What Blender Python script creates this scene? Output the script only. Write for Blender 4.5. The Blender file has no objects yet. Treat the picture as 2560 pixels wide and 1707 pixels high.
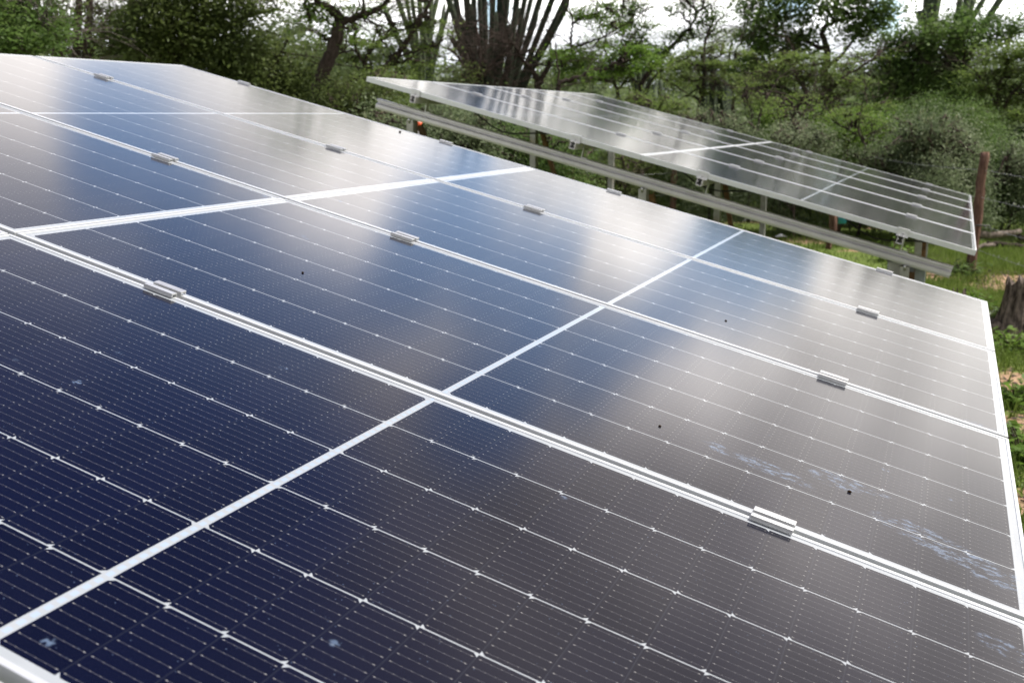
import bpy, bmesh, math, random
import numpy as np
from mathutils import Matrix, Vector

random.seed(7)
rng = np.random.default_rng(7)
S = bpy.context.scene
COL = S.collection
R = math.radians

# ------------------------------------------------------------------ camera, world, sun, exposure
CAM = np.array([0.88230751, -1.21262012, 1.85])
YAW, PITCH, LENS = R(22.6221767), R(-12.2357813), 36.789
cam = bpy.data.cameras.new("camera")
camo = bpy.data.objects.new("camera", cam)
COL.objects.link(camo)
camo.location = CAM
camo.rotation_euler = (R(90) + PITCH, 0, YAW)
cam.lens = LENS
cam.sensor_width = 36
cam.clip_start = 0.02
cam.clip_end = 900
cam.dof.use_dof = True
cam.dof.focus_distance = 2.2
cam.dof.aperture_fstop = 7.0
S.camera = camo

SUN_EL, SUN_AZ = R(60), R(64)       # azimuth measured from +Y towards +X
world = bpy.data.worlds.new("World")
S.world = world
world.use_nodes = True
wn, wl = world.node_tree.nodes, world.node_tree.links
wn.clear()


def N(nodes, typ, **kw):
    n = nodes.new(typ)
    for k, v in kw.items():
        setattr(n, k, v)
    return n


def wmath(op, a, b=None, c=None, nodes=wn, links=wl, clamp=False):
    n = nodes.new("ShaderNodeMath")
    n.operation = op
    n.use_clamp = clamp
    for i, v in enumerate((a, b, c)):
        if v is None:
            continue
        if isinstance(v, (int, float)):
            n.inputs[i].default_value = v
        else:
            links.new(v, n.inputs[i])
    return n.outputs[0]


def sstep(x, lo, hi, nodes=wn, links=wl, a=0.0, b=1.0):
    n = nodes.new("ShaderNodeMapRange")
    n.interpolation_type = 'SMOOTHSTEP'
    links.new(x, n.inputs[0])
    for i, v in zip((1, 2, 3, 4), (lo, hi, a, b)):
        n.inputs[i].default_value = v
    return n.outputs[0]


def dirvec(el, az_left):
    """direction for an elevation and an azimuth to the left of the camera's forward (degrees)"""
    a = R(90) + YAW + R(az_left)
    return (math.cos(R(el)) * math.cos(a), math.cos(R(el)) * math.sin(a), math.sin(R(el)))


sky = N(wn, "ShaderNodeTexSky", sky_type='NISHITA', sun_disc=False,
        sun_elevation=SUN_EL, sun_rotation=SUN_AZ)
sky.air_density = 1.0
sky.dust_density = 0.6
sky.ozone_density = 3.0
tc = N(wn, "ShaderNodeTexCoord")
nrm = N(wn, "ShaderNodeVectorMath", operation='NORMALIZE')
wl.new(tc.outputs['Generated'], nrm.inputs[0])
sep = N(wn, "ShaderNodeSeparateXYZ")
wl.new(nrm.outputs[0], sep.inputs[0])
zc = wmath('MAXIMUM', sep.outputs[2], 0.0)
zz = wmath('ADD', zc, 0.16)
px_ = wmath('DIVIDE', sep.outputs[0], zz)
py_ = wmath('DIVIDE', sep.outputs[1], zz)
comb = N(wn, "ShaderNodeCombineXYZ")
wl.new(px_, comb.inputs[0])
wl.new(py_, comb.inputs[1])
n1 = N(wn, "ShaderNodeTexNoise")
n1.inputs['Scale'].default_value = 1.7
n1.inputs['Detail'].default_value = 8
n1.inputs['Roughness'].default_value = 0.58
wl.new(comb.outputs[0], n1.inputs['Vector'])
n2 = N(wn, "ShaderNodeTexNoise")
n2.inputs['Scale'].default_value = 3.4
n2.inputs['Detail'].default_value = 6
wl.new(comb.outputs[0], n2.inputs['Vector'])
# broken cloud cover: openings of blue between the clouds
warp = N(wn, "ShaderNodeTexNoise")
warp.inputs['Scale'].default_value = 5.0
warp.inputs['Detail'].default_value = 5
wl.new(nrm.outputs[0], warp.inputs['Vector'])
wsub = N(wn, "ShaderNodeVectorMath", operation='SUBTRACT')
wl.new(warp.outputs['Color'], wsub.inputs[0])
wsub.inputs[1].default_value = (.5, .5, .5)
wsc = N(wn, "ShaderNodeVectorMath", operation='SCALE')
wl.new(wsub.outputs[0], wsc.inputs[0])
wsc.inputs['Scale'].default_value = 0.085
wadd = N(wn, "ShaderNodeVectorMath", operation='ADD')
wl.new(nrm.outputs[0], wadd.inputs[0])
wl.new(wsc.outputs[0], wadd.inputs[1])
wnm = N(wn, "ShaderNodeVectorMath", operation='NORMALIZE')
wl.new(wadd.outputs[0], wnm.inputs[0])
TH = R(14.05746)                     # slope of the solar tables


def mirror_dir(x, y):
    """sky direction that the close table mirrors at a place in the photograph: where the blue gaps stand"""
    f_ = LENS / 36 * 2560
    d = camo.rotation_euler.to_matrix() @ Vector(((x - 1280) / f_, -(y - 853.5) / f_, -1))
    d.normalize()
    nv = Vector((math.sin(TH), 0, math.cos(TH)))
    return tuple(d - 2 * d.dot(nv) * nv)


GAPS = [(mirror_dir(x, y), r) for x, y, r in [
    (285, 230, 2.0), (300, 300, 2.6), (330, 400, 3.0), (420, 460, 2.6), (270, 480, 2.4), (1180, 390, 1.4), (1090, 500, 2.3), (1180, 560, 2.6), (1050, 600, 2.6), (1300, 640, 2.4), (1200, 690, 3.0),
    (1780, 625, 1.6), (1880, 660, 2.0), (1830, 720, 1.8), (1960, 700, 1.4), (1680, 790, 1.8), (1420, 610, 1.3), (560, 640, 3.6), (450, 560, 2.5), (760, 760, 4.0), (980, 720, 3.0),
    (1330, 790, 2.3), (1480, 880, 2.3), (1590, 850, 1.6), (1250, 950, 2.3), (1180, 1030, 2.8), (1420, 960, 1.8)]]
GAPS += [(dirvec(el, az), r) for el, az, r in [(31, 9, 6.5), (44, 14, 17), (38, 24, 8), (33, 1, 5.5), (60, -8, 18), (50, 60, 25), (40, 110, 20), (60, 170, 20), (5.6, -13.8, 1.2), (5.8, 0.6, 0.9), (5.0, -19.5, 1.0)]]
hole = None
for gd, rad in GAPS:
    d = N(wn, "ShaderNodeVectorMath", operation='DOT_PRODUCT')
    wl.new(wnm.outputs[0], d.inputs[0])
    d.inputs[1].default_value = gd
    m = sstep(d.outputs['Value'], math.cos(R(rad * 1.5)), math.cos(R(rad * 0.4)))
    hole = m if hole is None else wmath('MAXIMUM', hole, m)
thin = sstep(n1.outputs[0], 0.66, 0.80)
hole = wmath('MAXIMUM', hole, wmath('MULTIPLY', thin, 0.25))
cover = wmath('SUBTRACT', 1.0, wmath('MULTIPLY', hole, 0.98), clamp=True)
# cloud brightness: luminous low down, greyer bases higher up
lum = sstep(zc, 0.10, 0.62, a=1.52, b=0.43)
tex = wmath('MULTIPLY', sstep(n2.outputs[0], 0.32, 0.68, a=0.74, b=1.2), sstep(n1.outputs[0], 0.36, 0.64, a=0.78, b=1.18))
lum = wmath('MULTIPLY', lum, tex)
back = N(wn, "ShaderNodeVectorMath", operation='DOT_PRODUCT')
wl.new(nrm.outputs[0], back.inputs[0])
back.inputs[1].default_value = dirvec(20, -15)
lum = wmath('MULTIPLY', lum, sstep(back.outputs['Value'], -0.6, 0.75, a=0.72, b=1.0))   # clouds are brighter towards the sun
ramp = N(wn, "ShaderNodeMix", data_type='RGBA')
wl.new(sstep(zc, 0.12, 0.55), ramp.inputs[0])
ramp.inputs[6].default_value = (1.0, 0.965, 0.92, 1)
ramp.inputs[7].default_value = (1.0, 0.915, 0.90, 1)
for x, y, rad, gain in [(1560, 1000, 2.6, 1.45), (1730, 1040, 2.2, 1.4), (1060, 860, 2.2, 1.3), (870, 590, 2.4, 1.35), (740, 520, 2.4, 1.35), (160, 590, 3.0, 1.35), (1640, 640, 1.6, 1.3), (1500, 545, 2.2, 1.3), (1000, 470, 1.5, 1.2), (60, 200, 2.0, 1.15),
                        (2060, 930, 1.8, 0.72), (1900, 1150, 3.0, 0.8), (1350, 1250, 4.0, 0.72), (620, 290, 1.6, 0.8), (2330, 1180, 2.5, 1.1), (1850, 880, 1.8, 1.15), (2350, 830, 3.2, 0.84), (2180, 790, 2.0, 0.86), (2230, 960, 1.6, 0.9)]:
    d = N(wn, "ShaderNodeVectorMath", operation='DOT_PRODUCT')
    wl.new(wnm.outputs[0], d.inputs[0])
    d.inputs[1].default_value = mirror_dir(x, y)
    lum = wmath('MULTIPLY', lum, sstep(d.outputs['Value'], math.cos(R(rad * 1.5)), math.cos(R(rad * 0.3)), a=1.0, b=gain))
cl = N(wn, "ShaderNodeVectorMath", operation='SCALE')
wl.new(ramp.outputs[2], cl.inputs[0])
wl.new(lum, cl.inputs['Scale'])
SKY_STRENGTH = 0.15
lowf = sstep(zc, 0.02, 0.12, a=0.31, b=1.0)
clow = N(wn, "ShaderNodeVectorMath", operation='SCALE')
wl.new(cl.outputs[0], clow.inputs[0])
wl.new(lowf, clow.inputs['Scale'])
cool = N(wn, "ShaderNodeVectorMath", operation='MULTIPLY')   # the far cloud near the skyline looks a little bluer
cmx = N(wn, "ShaderNodeMix", data_type='RGBA')
wl.new(sstep(zc, 0.03, 0.13), cmx.inputs[0])
cmx.inputs[6].default_value = (0.90, 0.98, 1.10, 1)
cmx.inputs[7].default_value = (1, 1, 1, 1)
wl.new(clow.outputs[0], cool.inputs[0])
wl.new(cmx.outputs[2], cool.inputs[1])
clb = N(wn, "ShaderNodeVectorMath", operation='SCALE')
wl.new(cool.outputs[0], clb.inputs[0])
clb.inputs['Scale'].default_value = 1.0 / SKY_STRENGTH
mixw = N(wn, "ShaderNodeMix", data_type='RGBA')
wl.new(cover, mixw.inputs[0])
# the clear sky deepens to a dark blue towards the zenith
deep = N(wn, "ShaderNodeVectorMath", operation='MULTIPLY')
dmx = N(wn, "ShaderNodeMix", data_type='RGBA')
wl.new(sstep(zc, 0.30, 0.62), dmx.inputs[0])
dmx.inputs[6].default_value = (1, 1, 1, 1)
dmx.inputs[7].default_value = (0.18, 0.20, 0.40, 1)
wl.new(sky.outputs[0], deep.inputs[0])
wl.new(dmx.outputs[2], deep.inputs[1])
wl.new(deep.outputs[0], mixw.inputs[6])
wl.new(clb.outputs[0], mixw.inputs[7])
bg = N(wn, "ShaderNodeBackground")
bg.inputs[1].default_value = SKY_STRENGTH
wl.new(mixw.outputs[2], bg.inputs[0])
out = N(wn, "ShaderNodeOutputWorld")
wl.new(bg.outputs[0], out.inputs[0])

sun = bpy.data.lights.new("sun", 'SUN')
sun.energy = 4.0
sun.angle = R(5)
sun.color = (1.0, 0.95, 0.87)
suno = bpy.data.objects.new("sun", sun)
COL.objects.link(suno)
sd = Vector((math.sin(SUN_AZ) * math.cos(SUN_EL), math.cos(SUN_AZ) * math.cos(SUN_EL), math.sin(SUN_EL)))
suno.rotation_euler = sd.to_track_quat('Z', 'Y').to_euler()
suno.location = (0, 0, 20)

S.view_settings.view_transform = 'Standard'
S.view_settings.look = 'None'
S.view_settings.exposure = 0.85
S.view_settings.gamma = 1.0
S.cycles.use_denoising = True
S.cycles.max_bounces = 8
S.cycles.diffuse_bounces = 3
S.cycles.glossy_bounces = 3
S.cycles.transmission_bounces = 2
S.cycles.sample_clamp_indirect = 6

# ------------------------------------------------------------------ photograph geometry helpers
FPX = LENS / 36 * 2560
RC = np.array(camo.rotation_euler.to_matrix())


def ray(x, y):
    return RC @ np.array([(x - 1280) / FPX, -(y - 853.5) / FPX, -1.0])


def at(x, y, D):
    """the point at horizontal distance D from the camera on the line of sight (x, y)"""
    d = ray(x, y)
    return CAM + d * (D / math.hypot(d[0], d[1]))


def ground_at(x, y, z=0.0):
    d = ray(x, y)
    return CAM + d * ((z - CAM[2]) / d[2])


# ------------------------------------------------------------------ object helpers
def tag(o, label=None, cat=None, group=None, kind=None):
    if label:
        o['label'] = label
    if cat:
        o['category'] = cat
    if group:
        o['group'] = group
    if kind:
        o['kind'] = kind
    return o


def empty(name, loc=(0, 0, 0), mat=None):
    o = bpy.data.objects.new(name, None)
    COL.objects.link(o)
    o.empty_display_size = 0.1
    if mat is not None:
        o.matrix_world = mat
    else:
        o.location = loc
    return o


class MB:
    """collects shapes and links them as ONE mesh object"""

    def __init__(self):
        self.v, self.f, self.n, self.sm = [], [], 0, []

    def add(self, verts, faces, smooth=False):
        verts = np.asarray(verts, float).reshape(-1, 3)
        self.v.append(verts)
        for f in faces:
            self.f.append([i + self.n for i in f])
            self.sm.append(smooth)
        self.n += len(verts)
        return self

    def box(self, c, s, M=None):
        x, y, z = np.asarray(s, float) / 2
        v = np.array([[-x, -y, -z], [x, -y, -z], [x, y, -z], [-x, y, -z], [-x, -y, z], [x, -y, z], [x, y, z], [-x, y, z]])
        if M is not None:
            v = v @ np.asarray(M).T
        v = v + np.asarray(c, float)
        return self.add(v, [(0, 3, 2, 1), (4, 5, 6, 7), (0, 1, 5, 4), (1, 2, 6, 5), (2, 3, 7, 6), (3, 0, 4, 7)])

    def prism(self, prof, p0, p1, xa, ya, smooth=False):
        """extrude a closed 2-D profile from p0 to p1; xa, ya are the profile's axes"""
        p0, p1, xa, ya = [np.asarray(q, float) for q in (p0, p1, xa, ya)]
        a = np.array([p0 + x * xa + y * ya for x, y in prof])
        b = a + (p1 - p0)
        k = len(prof)
        f = [(i, (i + 1) % k, k + (i + 1) % k, k + i) for i in range(k)]
        # caps as a triangle fan would break concave profiles, so bmesh triangulates later
        f += [tuple(range(k - 1, -1, -1)), tuple(range(k, 2 * k))]
        return self.add(np.concatenate([a, b]), f, smooth)

    def tube(self, pts, rad, seg=8, wob=0.0, star=0.0, cap=True):
        pts = np.asarray(pts, float)
        m = len(pts)
        rad = np.broadcast_to(np.asarray(rad, float), (m,)) if np.ndim(rad) == 0 else np.asarray(rad, float)
        t = np.gradient(pts, axis=0)
        t /= np.linalg.norm(t, axis=1)[:, None] + 1e-9
        ref = np.array([0.31, 0.95, 0.05]) if abs(t[0][2]) > .6 else np.array([0, 0, 1.0])
        vs = []
        ang = np.linspace(0, 2 * math.pi, seg, endpoint=False)
        mod = np.ones(seg)
        if star:
            mod = np.where(np.arange(seg) % 2 == 0, 1.0, 1.0 - star)
        for i in range(m):
            u = np.cross(t[i], ref)
            u /= np.linalg.norm(u) + 1e-9
            w = np.cross(t[i], u)
            rr = rad[i] * mod * (1 + wob * rng.normal(size=seg))
            vs.append(pts[i] + np.outer(np.cos(ang) * rr, u) + np.outer(np.sin(ang) * rr, w))
        f = []
        for i in range(m - 1):
            for j in range(seg):
                j2 = (j + 1) % seg
                f.append((i * seg + j, i * seg + j2, (i + 1) * seg + j2, (i + 1) * seg + j))
        if cap:
            f.append(tuple(range(seg - 1, -1, -1)))
            f.append(tuple((m - 1) * seg + j for j in range(seg)))
        return self.add(np.concatenate(vs), f, True)

    def build(self, name, mat, parent=None, bevel=0.0, origin=None, world=None):
        me = bpy.data.meshes.new(name)
        V = np.concatenate(self.v)
        if origin is not None:
            V = V - np.asarray(origin)
        me.from_pydata(V.tolist(), [], self.f)
        me.polygons.foreach_set('use_smooth', self.sm)
        if mat is not None:
            me.materials.append(mat)
        me.update()
        bm = bmesh.new()
        bm.from_mesh(me)
        bmesh.ops.recalc_face_normals(bm, faces=bm.faces)
        if bevel:
            bmesh.ops.bevel(bm, geom=[e for e in bm.edges if len(e.link_faces) == 2 and e.calc_face_angle(0) > 0.6],
                            offset=bevel, segments=2, affect='EDGES', profile=.5)
        ng = [f for f in bm.faces if len(f.verts) > 4]
        if ng:
            bmesh.ops.triangulate(bm, faces=ng)
        bm.to_mesh(me)
        bm.free()
        o = bpy.data.objects.new(name, me)
        COL.objects.link(o)
        if parent is not None:
            o.parent = parent
        return o


def quads_object(name, V, mat, parent=None, per=4):
    """fast mesh of loose quads (or tris): V is (n*per, 3)"""
    V = np.ascontiguousarray(V, dtype=np.float32)
    n = len(V) // per
    me = bpy.data.meshes.new(name)
    me.vertices.add(n * per)
    me.vertices.foreach_set('co', V.ravel())
    me.loops.add(n * per)
    me.loops.foreach_set('vertex_index', np.arange(n * per, dtype=np.int32))
    me.polygons.add(n)
    me.polygons.foreach_set('loop_start', np.arange(0, n * per, per, dtype=np.int32))
    me.polygons.foreach_set('loop_total', np.full(n, per, dtype=np.int32))
    me.materials.append(mat)
    me.update(calc_edges=True)
    o = bpy.data.objects.new(name, me)
    COL.objects.link(o)
    if parent is not None:
        o.parent = parent
    return o


# ------------------------------------------------------------------ materials
def mat_new(name):
    m = bpy.data.materials.new(name)
    m.use_nodes = True
    nt = m.node_tree
    return m, nt.nodes, nt.links, nt.nodes['Principled BSDF']


def metal_mat(name, col, rough, metallic=0.0, spec=0.5, var=0.08, scale=30, stain=None):
    m, nn, ll, p = mat_new(name)
    t = N(nn, "ShaderNodeTexCoord")
    nz = N(nn, "ShaderNodeTexNoise")
    nz.inputs['Scale'].default_value = scale
    nz.inputs['Detail'].default_value = 6
    ll.new(t.outputs['Object'], nz.inputs['Vector'])
    mx = N(nn, "ShaderNodeMix", data_type='RGBA')
    f = sstep(nz.outputs[0], 0.3, 0.7, nn, ll)
    ll.new(f, mx.inputs[0])
    mx.inputs[6].default_value = tuple(c * (1 - var) for c in col) + (1,)
    mx.inputs[7].default_value = tuple(min(1, c * (1 + var)) for c in col) + (1,)
    last = mx.outputs[2]
    if stain:
        n3 = N(nn, "ShaderNodeTexNoise")
        n3.inputs['Scale'].default_value = 4.0
        n3.inputs['Detail'].default_value = 8
        ll.new(t.outputs['Object'], n3.inputs['Vector'])
        m2 = N(nn, "ShaderNodeMix", data_type='RGBA')
        ll.new(sstep(n3.outputs[0], 0.5, 0.72, nn, ll), m2.inputs[0])
        ll.new(last, m2.inputs[6])
        m2.inputs[7].default_value = stain + (1,)
        last = m2.outputs[2]
    ll.new(last, p.inputs['Base Color'])
    p.inputs['Roughness'].default_value = rough
    p.inputs['Metallic'].default_value = metallic
    p.inputs['Specular IOR Level'].default_value = spec
    return m


M_FRAME = metal_mat('anodised_frame', (0.60, 0.62, 0.64), 0.36, metallic=0.45, var=0.03, scale=12)
M_CLAMP = metal_mat('clamp_aluminium', (0.55, 0.56, 0.57), 0.42, metallic=0.7, var=0.06, scale=60)
M_RAIL = metal_mat('rail_aluminium', (0.55, 0.54, 0.57), 0.36, metallic=0.45, var=0.06, scale=10)
M_POST = metal_mat('galvanised_post', (0.34, 0.34, 0.32), 0.45, metallic=0.55, var=0.15, scale=20, stain=(0.20, 0.17, 0.12))
M_BRACE = metal_mat('rusty_brace', (0.22, 0.12, 0.06), 0.7, var=0.3, scale=25, stain=(0.10, 0.06, 0.04))
M_BOLT = metal_mat('steel_bolt', (0.45, 0.45, 0.45), 0.35, metallic=0.9)
M_BACK = metal_mat('backsheet', (0.62, 0.63, 0.64), 0.6, var=0.03)
M_BLACK = metal_mat('black_plastic', (0.02, 0.02, 0.02), 0.5)
M_BOX = metal_mat('box_grey', (0.24, 0.27, 0.29), 0.5, metallic=0.3, var=0.08)
M_WIRE = metal_mat('fence_wire', (0.20, 0.205, 0.21), 0.5, metallic=0.4)
M_ORANGE = metal_mat('orange_tape', (0.75, 0.10, 0.02), 0.5, var=0.05)
M_PVC = metal_mat('grey_pipe', (0.42, 0.42, 0.41), 0.5, var=0.06)
M_TEAL = metal_mat('teal_plastic', (0.03, 0.25, 0.30), 0.5, var=0.1)
M_SEED = metal_mat('seed_husk', (0.035, 0.022, 0.014), 0.9, spec=0.1, var=0.3)
M_LITTER = metal_mat('pale_litter', (0.75, 0.74, 0.72), 0.6, var=0.05)

LP, WP = 2.1975, 1.050227          # panel length and width
PV, PU = 1.067956, 2.203053          # pitch between panels across and along the slope
PUC, DE, PVC = 0.0820175, 0.0073558, 0.168


def glass_mat():
    m, nn, ll, p = mat_new('solar_glass')

    def mth(op, a, b=None, c=None, clamp=False):
        return wmath(op, a, b, c, nn, ll, clamp)

    def ss(x, lo, hi, a=0.0, b=1.0):
        return sstep(x, lo, hi, nn, ll, a, b)
    t = N(nn, "ShaderNodeTexCoord")
    s = N(nn, "ShaderNodeSeparateXYZ")
    ll.new(t.outputs['Object'], s.inputs[0])
    X, Y = s.outputs[0], s.outputs[1]
    ax = mth('SUBTRACT', mth('ABSOLUTE', X), DE)                # distance from the mid strip
    ku = mth('DIVIDE', ax, PUC)
    fu = mth('MULTIPLY', mth('FRACT', ku), PUC)                  # metres into the half cell
    yv = mth('ADD', mth('DIVIDE', Y, PVC), 3.0)
    row = mth('FLOOR', yv)
    fv = mth('MULTIPLY', mth('FRACT', yv), PVC)
    du = mth('MINIMUM', fu, mth('SUBTRACT', PUC, fu))            # distance to a half-cell end
    dv = mth('MINIMUM', fv, mth('SUBTRACT', PVC, fv))            # distance to a string gap
    ins = mth('MULTIPLY', mth('GREATER_THAN', ax, 0.0), mth('LESS_THAN', ax, 13 * PUC))
    ins = mth('MULTIPLY', ins, mth('LESS_THAN', mth('ABSOLUTE', Y), 3 * PVC - 0.0012))
    # white string gaps, and the clipped corner on one end of each half cell (the ends alternate row by row)
    gap = mth('LESS_THAN', dv, 0.00115)
    par = mth('MODULO', row, 2.0)
    sgn = mth('GREATER_THAN', X, 0.0)
    par = mth('ABSOLUTE', mth('SUBTRACT', par, sgn))
    endd = mth('ADD', mth('MULTIPLY', fu, par), mth('MULTIPLY', mth('SUBTRACT', PUC, fu), mth('SUBTRACT', 1.0, par)))
    cham = mth('LESS_THAN', mth('ADD', endd, dv), 0.0078)
    white = mth('MAXIMUM', gap, cham)
    white = mth('MAXIMUM', white, mth('SUBTRACT', 1.0, ins))
    hgap = mth('LESS_THAN', du, 0.0007)                          # the hairline between half cells
    # nine busbar wires per cell
    nb = 9.0
    bv = mth('FRACT', mth('MULTIPLY', mth('DIVIDE', fv, PVC), nb))
    dbus = mth('MULTIPLY', mth('ABSOLUTE', mth('SUBTRACT', bv, 0.5)), PVC / nb)
    bus = mth('LESS_THAN', dbus, 0.00022)
    bus = mth('MULTIPLY', bus, mth('GREATER_THAN', du, 0.0030))
    # solder pads along the wire
    pu = mth('MULTIPLY', mth('SUBTRACT', mth('FRACT', mth('MULTIPLY', mth('DIVIDE', fu, PUC), 6.0)), 0.5), PUC / 6.0)
    pad = mth('LESS_THAN', mth('ADD', mth('POWER', mth('DIVIDE', pu, 0.00065), 2.0), mth('POWER', mth('DIVIDE', dbus, 0.00042), 2.0)), 1.0)
    de = mth('SUBTRACT', du, 0.0058)
    pad2 = mth('LESS_THAN', mth('ADD', mth('POWER', mth('DIVIDE', de, 0.0015), 2.0), mth('POWER', mth('DIVIDE', dbus, 0.00058), 2.0)), 1.0)
    pad = mth('MULTIPLY', mth('MAXIMUM', pad, pad2), ins)
    # silver grid fingers: a very fine line pattern across the cell
    fing = mth('LESS_THAN', mth('FRACT', mth('DIVIDE', fu, 0.00145)), 0.035)
    # cell colour, a little different from cell to cell
    cidx = N(nn, "ShaderNodeCombineXYZ")
    ll.new(mth('FLOOR', mth('MULTIPLY', ku, mth('SIGN', X))), cidx.inputs[0])
    ll.new(row, cidx.inputs[1])
    oi = N(nn, "ShaderNodeObjectInfo")
    ll.new(mth('MULTIPLY', oi.outputs['Random'], 97.0), cidx.inputs[2])
    wnz = N(nn, "ShaderNodeTexWhiteNoise", noise_dimensions='3D')
    ll.new(cidx.outputs[0], wnz.inputs[0])
    cell = N(nn, "ShaderNodeMix", data_type='RGBA')
    ll.new(wnz.outputs[0], cell.inputs[0])
    cell.inputs[6].default_value = (0.0009, 0.0012, 0.0062, 1)
    cell.inputs[7].default_value = (0.0014, 0.0019, 0.0090, 1)
    col = cell.outputs[2]

    def over(base, c, fac, scale=1.0):
        x = N(nn, "ShaderNodeMix", data_type='RGBA')
        ll.new(fac if scale == 1.0 else mth('MULTIPLY', fac, scale), x.inputs[0])
        ll.new(base, x.inputs[6])
        if isinstance(c, tuple):
            x.inputs[7].default_value = c + (1,)
        else:
            ll.new(c, x.inputs[7])
        return x.outputs[2]
    col = over(col, (0.03, 0.035, 0.06), fing, 0.5)
    col = over(col, (0.092, 0.092, 0.102), bus)
    col = over(col, (0.012, 0.014, 0.022), hgap)
    col = over(col, (0.26, 0.257, 0.252), pad)
    # white backsheet seen in the gaps; ribbons run in the mid strip
    wn2 = N(nn, "ShaderNodeTexNoise")
    wn2.inputs['Scale'].default_value = 14
    ll.new(t.outputs['Object'], wn2.inputs['Vector'])
    wcol = N(nn, "ShaderNodeMix", data_type='RGBA')
    ll.new(wn2.outputs[0], wcol.inputs[0])
    wcol.inputs[6].default_value = (0.25, 0.275, 0.30, 1)
    wcol.inputs[7].default_value = (0.33, 0.35, 0.375, 1)
    wc = wcol.outputs[2]
    strip = mth('LESS_THAN', mth('ABSOLUTE', mth('SUBTRACT', mth('ABSOLUTE', X), 0.0012)), 0.0022)
    dash = mth('LESS_THAN', mth('FRACT', mth('MULTIPLY', mth('DIVIDE', fv, PVC), nb)), 0.55)
    wc = over(wc, (0.28, 0.36, 0.50), mth('MULTIPLY', strip, dash), 0.7)
    ribbon = mth('LESS_THAN', mth('ABSOLUTE', mth('SUBTRACT', mth('ABSOLUTE', X), 13 * PUC + DE + 0.0045)), 0.0018)
    wc = over(wc, (0.55, 0.56, 0.58), mth('MULTIPLY', ribbon, dash), 0.35)
    col = over(col, wc, white)
    # dirt on the glass: dust specks, dried drops and pale smears near the low edge
    g = N(nn, "ShaderNodeNewGeometry")
    pos = g.outputs['Position']
    v1 = N(nn, "ShaderNodeTexVoronoi")
    v1.inputs['Scale'].default_value = 130
    ll.new(pos, v1.inputs['Vector'])
    wv = N(nn, "ShaderNodeTexWhiteNoise", noise_dimensions='3D')
    ll.new(v1.outputs['Position'], wv.inputs[0])
    spk = mth('MULTIPLY', ss(v1.outputs['Distance'], 0.05, 0.13, 1.0, 0.0), mth('GREATER_THAN', wv.outputs[0], 0.80))
    v2 = N(nn, "ShaderNodeTexVoronoi")
    v2.inputs['Scale'].default_value = 9
    ll.new(pos, v2.inputs['Vector'])
    wv2 = N(nn, "ShaderNodeTexWhiteNoise", noise_dimensions='3D')
    ll.new(v2.outputs['Position'], wv2.inputs[0])
    n5 = N(nn, "ShaderNodeTexNoise")
    n5.inputs['Scale'].default_value = 140
    n5.inputs['Detail'].default_value = 4
    ll.new(pos, n5.inputs['Vector'])
    drop = mth('MULTIPLY', ss(v2.outputs['Distance'], 0.045, 0.10, 1.0, 0.0), mth('GREATER_THAN', wv2.outputs[0], 0.62))
    drop = mth('MULTIPLY', drop, ss(n5.outputs[0], 0.42, 0.6))
    # smears: noise stretched along the slope, gated by a broad patch mask
    mp = N(nn, "ShaderNodeMapping")
    mp.inputs['Rotation'].default_value = (0, 0, R(-14))
    mp.inputs['Scale'].default_value = (34, 85, 30)
    ll.new(pos, mp.inputs['Vector'])
    n6 = N(nn, "ShaderNodeTexNoise")
    n6.inputs['Scale'].default_value = 1.0
    n6.inputs['Detail'].default_value = 8
    n6.inputs['Roughness'].default_value = 0.7
    ll.new(mp.outputs[0], n6.inputs['Vector'])
    gate = None
    sp = N(nn, "ShaderNodeSeparateXYZ")
    ll.new(pos, sp.inputs[0])
    for (sx, sy, rx, ry, rot) in SMEARS:
        dx = mth('SUBTRACT', sp.outputs[0], sx)
        dy = mth('SUBTRACT', sp.outputs[1], sy)
        c_, s_ = math.cos(rot), math.sin(rot)
        ex = mth('DIVIDE', mth('ADD', mth('MULTIPLY', dx, c_), mth('MULTIPLY', dy, s_)), rx)
        ey = mth('DIVIDE', mth('SUBTRACT', mth('MULTIPLY', dy, c_), mth('MULTIPLY', dx, s_)), ry)
        rr = mth('ADD', mth('MULTIPLY', ex, ex), mth('MULTIPLY', ey, ey))
        q = ss(rr, 0.1, 1.0, 1.0, 0.0)
        gate = q if gate is None else mth('MAXIMUM', gate, q)
    smear = mth('MULTIPLY', ss(gate, 0.0, 0.6), mth('MULTIPLY', ss(n6.outputs[0], 0.47, 0.60), ss(n5.outputs[0], 0.36, 0.52)))
    dirt = mth('MAXIMUM', mth('MULTIPLY', spk, 0.36), mth('MULTIPLY', drop, 0.34))
    n7 = N(nn, "ShaderNodeTexNoise")
    n7.inputs['Scale'].default_value = 2.2
    n7.inputs['Detail'].default_value = 7
    ll.new(pos, n7.inputs['Vector'])
    film = ss(n7.outputs[0], 0.35, 0.75, 0.0004, 0.0042)
    dirt = mth('MAXIMUM', dirt, mth('MULTIPLY', smear, 0.33))
    col = over(col, (0.22, 0.31, 0.47), dirt)
    col = over(col, (0.36, 0.36, 0.37), film)
    ll.new(col, p.inputs['Base Color'])
    p.inputs['IOR'].default_value = 1.43
    rg = mth('ADD', 0.138, mth('MULTIPLY', dirt, 0.25))
    rg = mth('ADD', rg, ss(n7.outputs[0], 0.3, 0.7, -0.003, 0.005))
    ll.new(rg, p.inputs['Roughness'])
    return m


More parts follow.
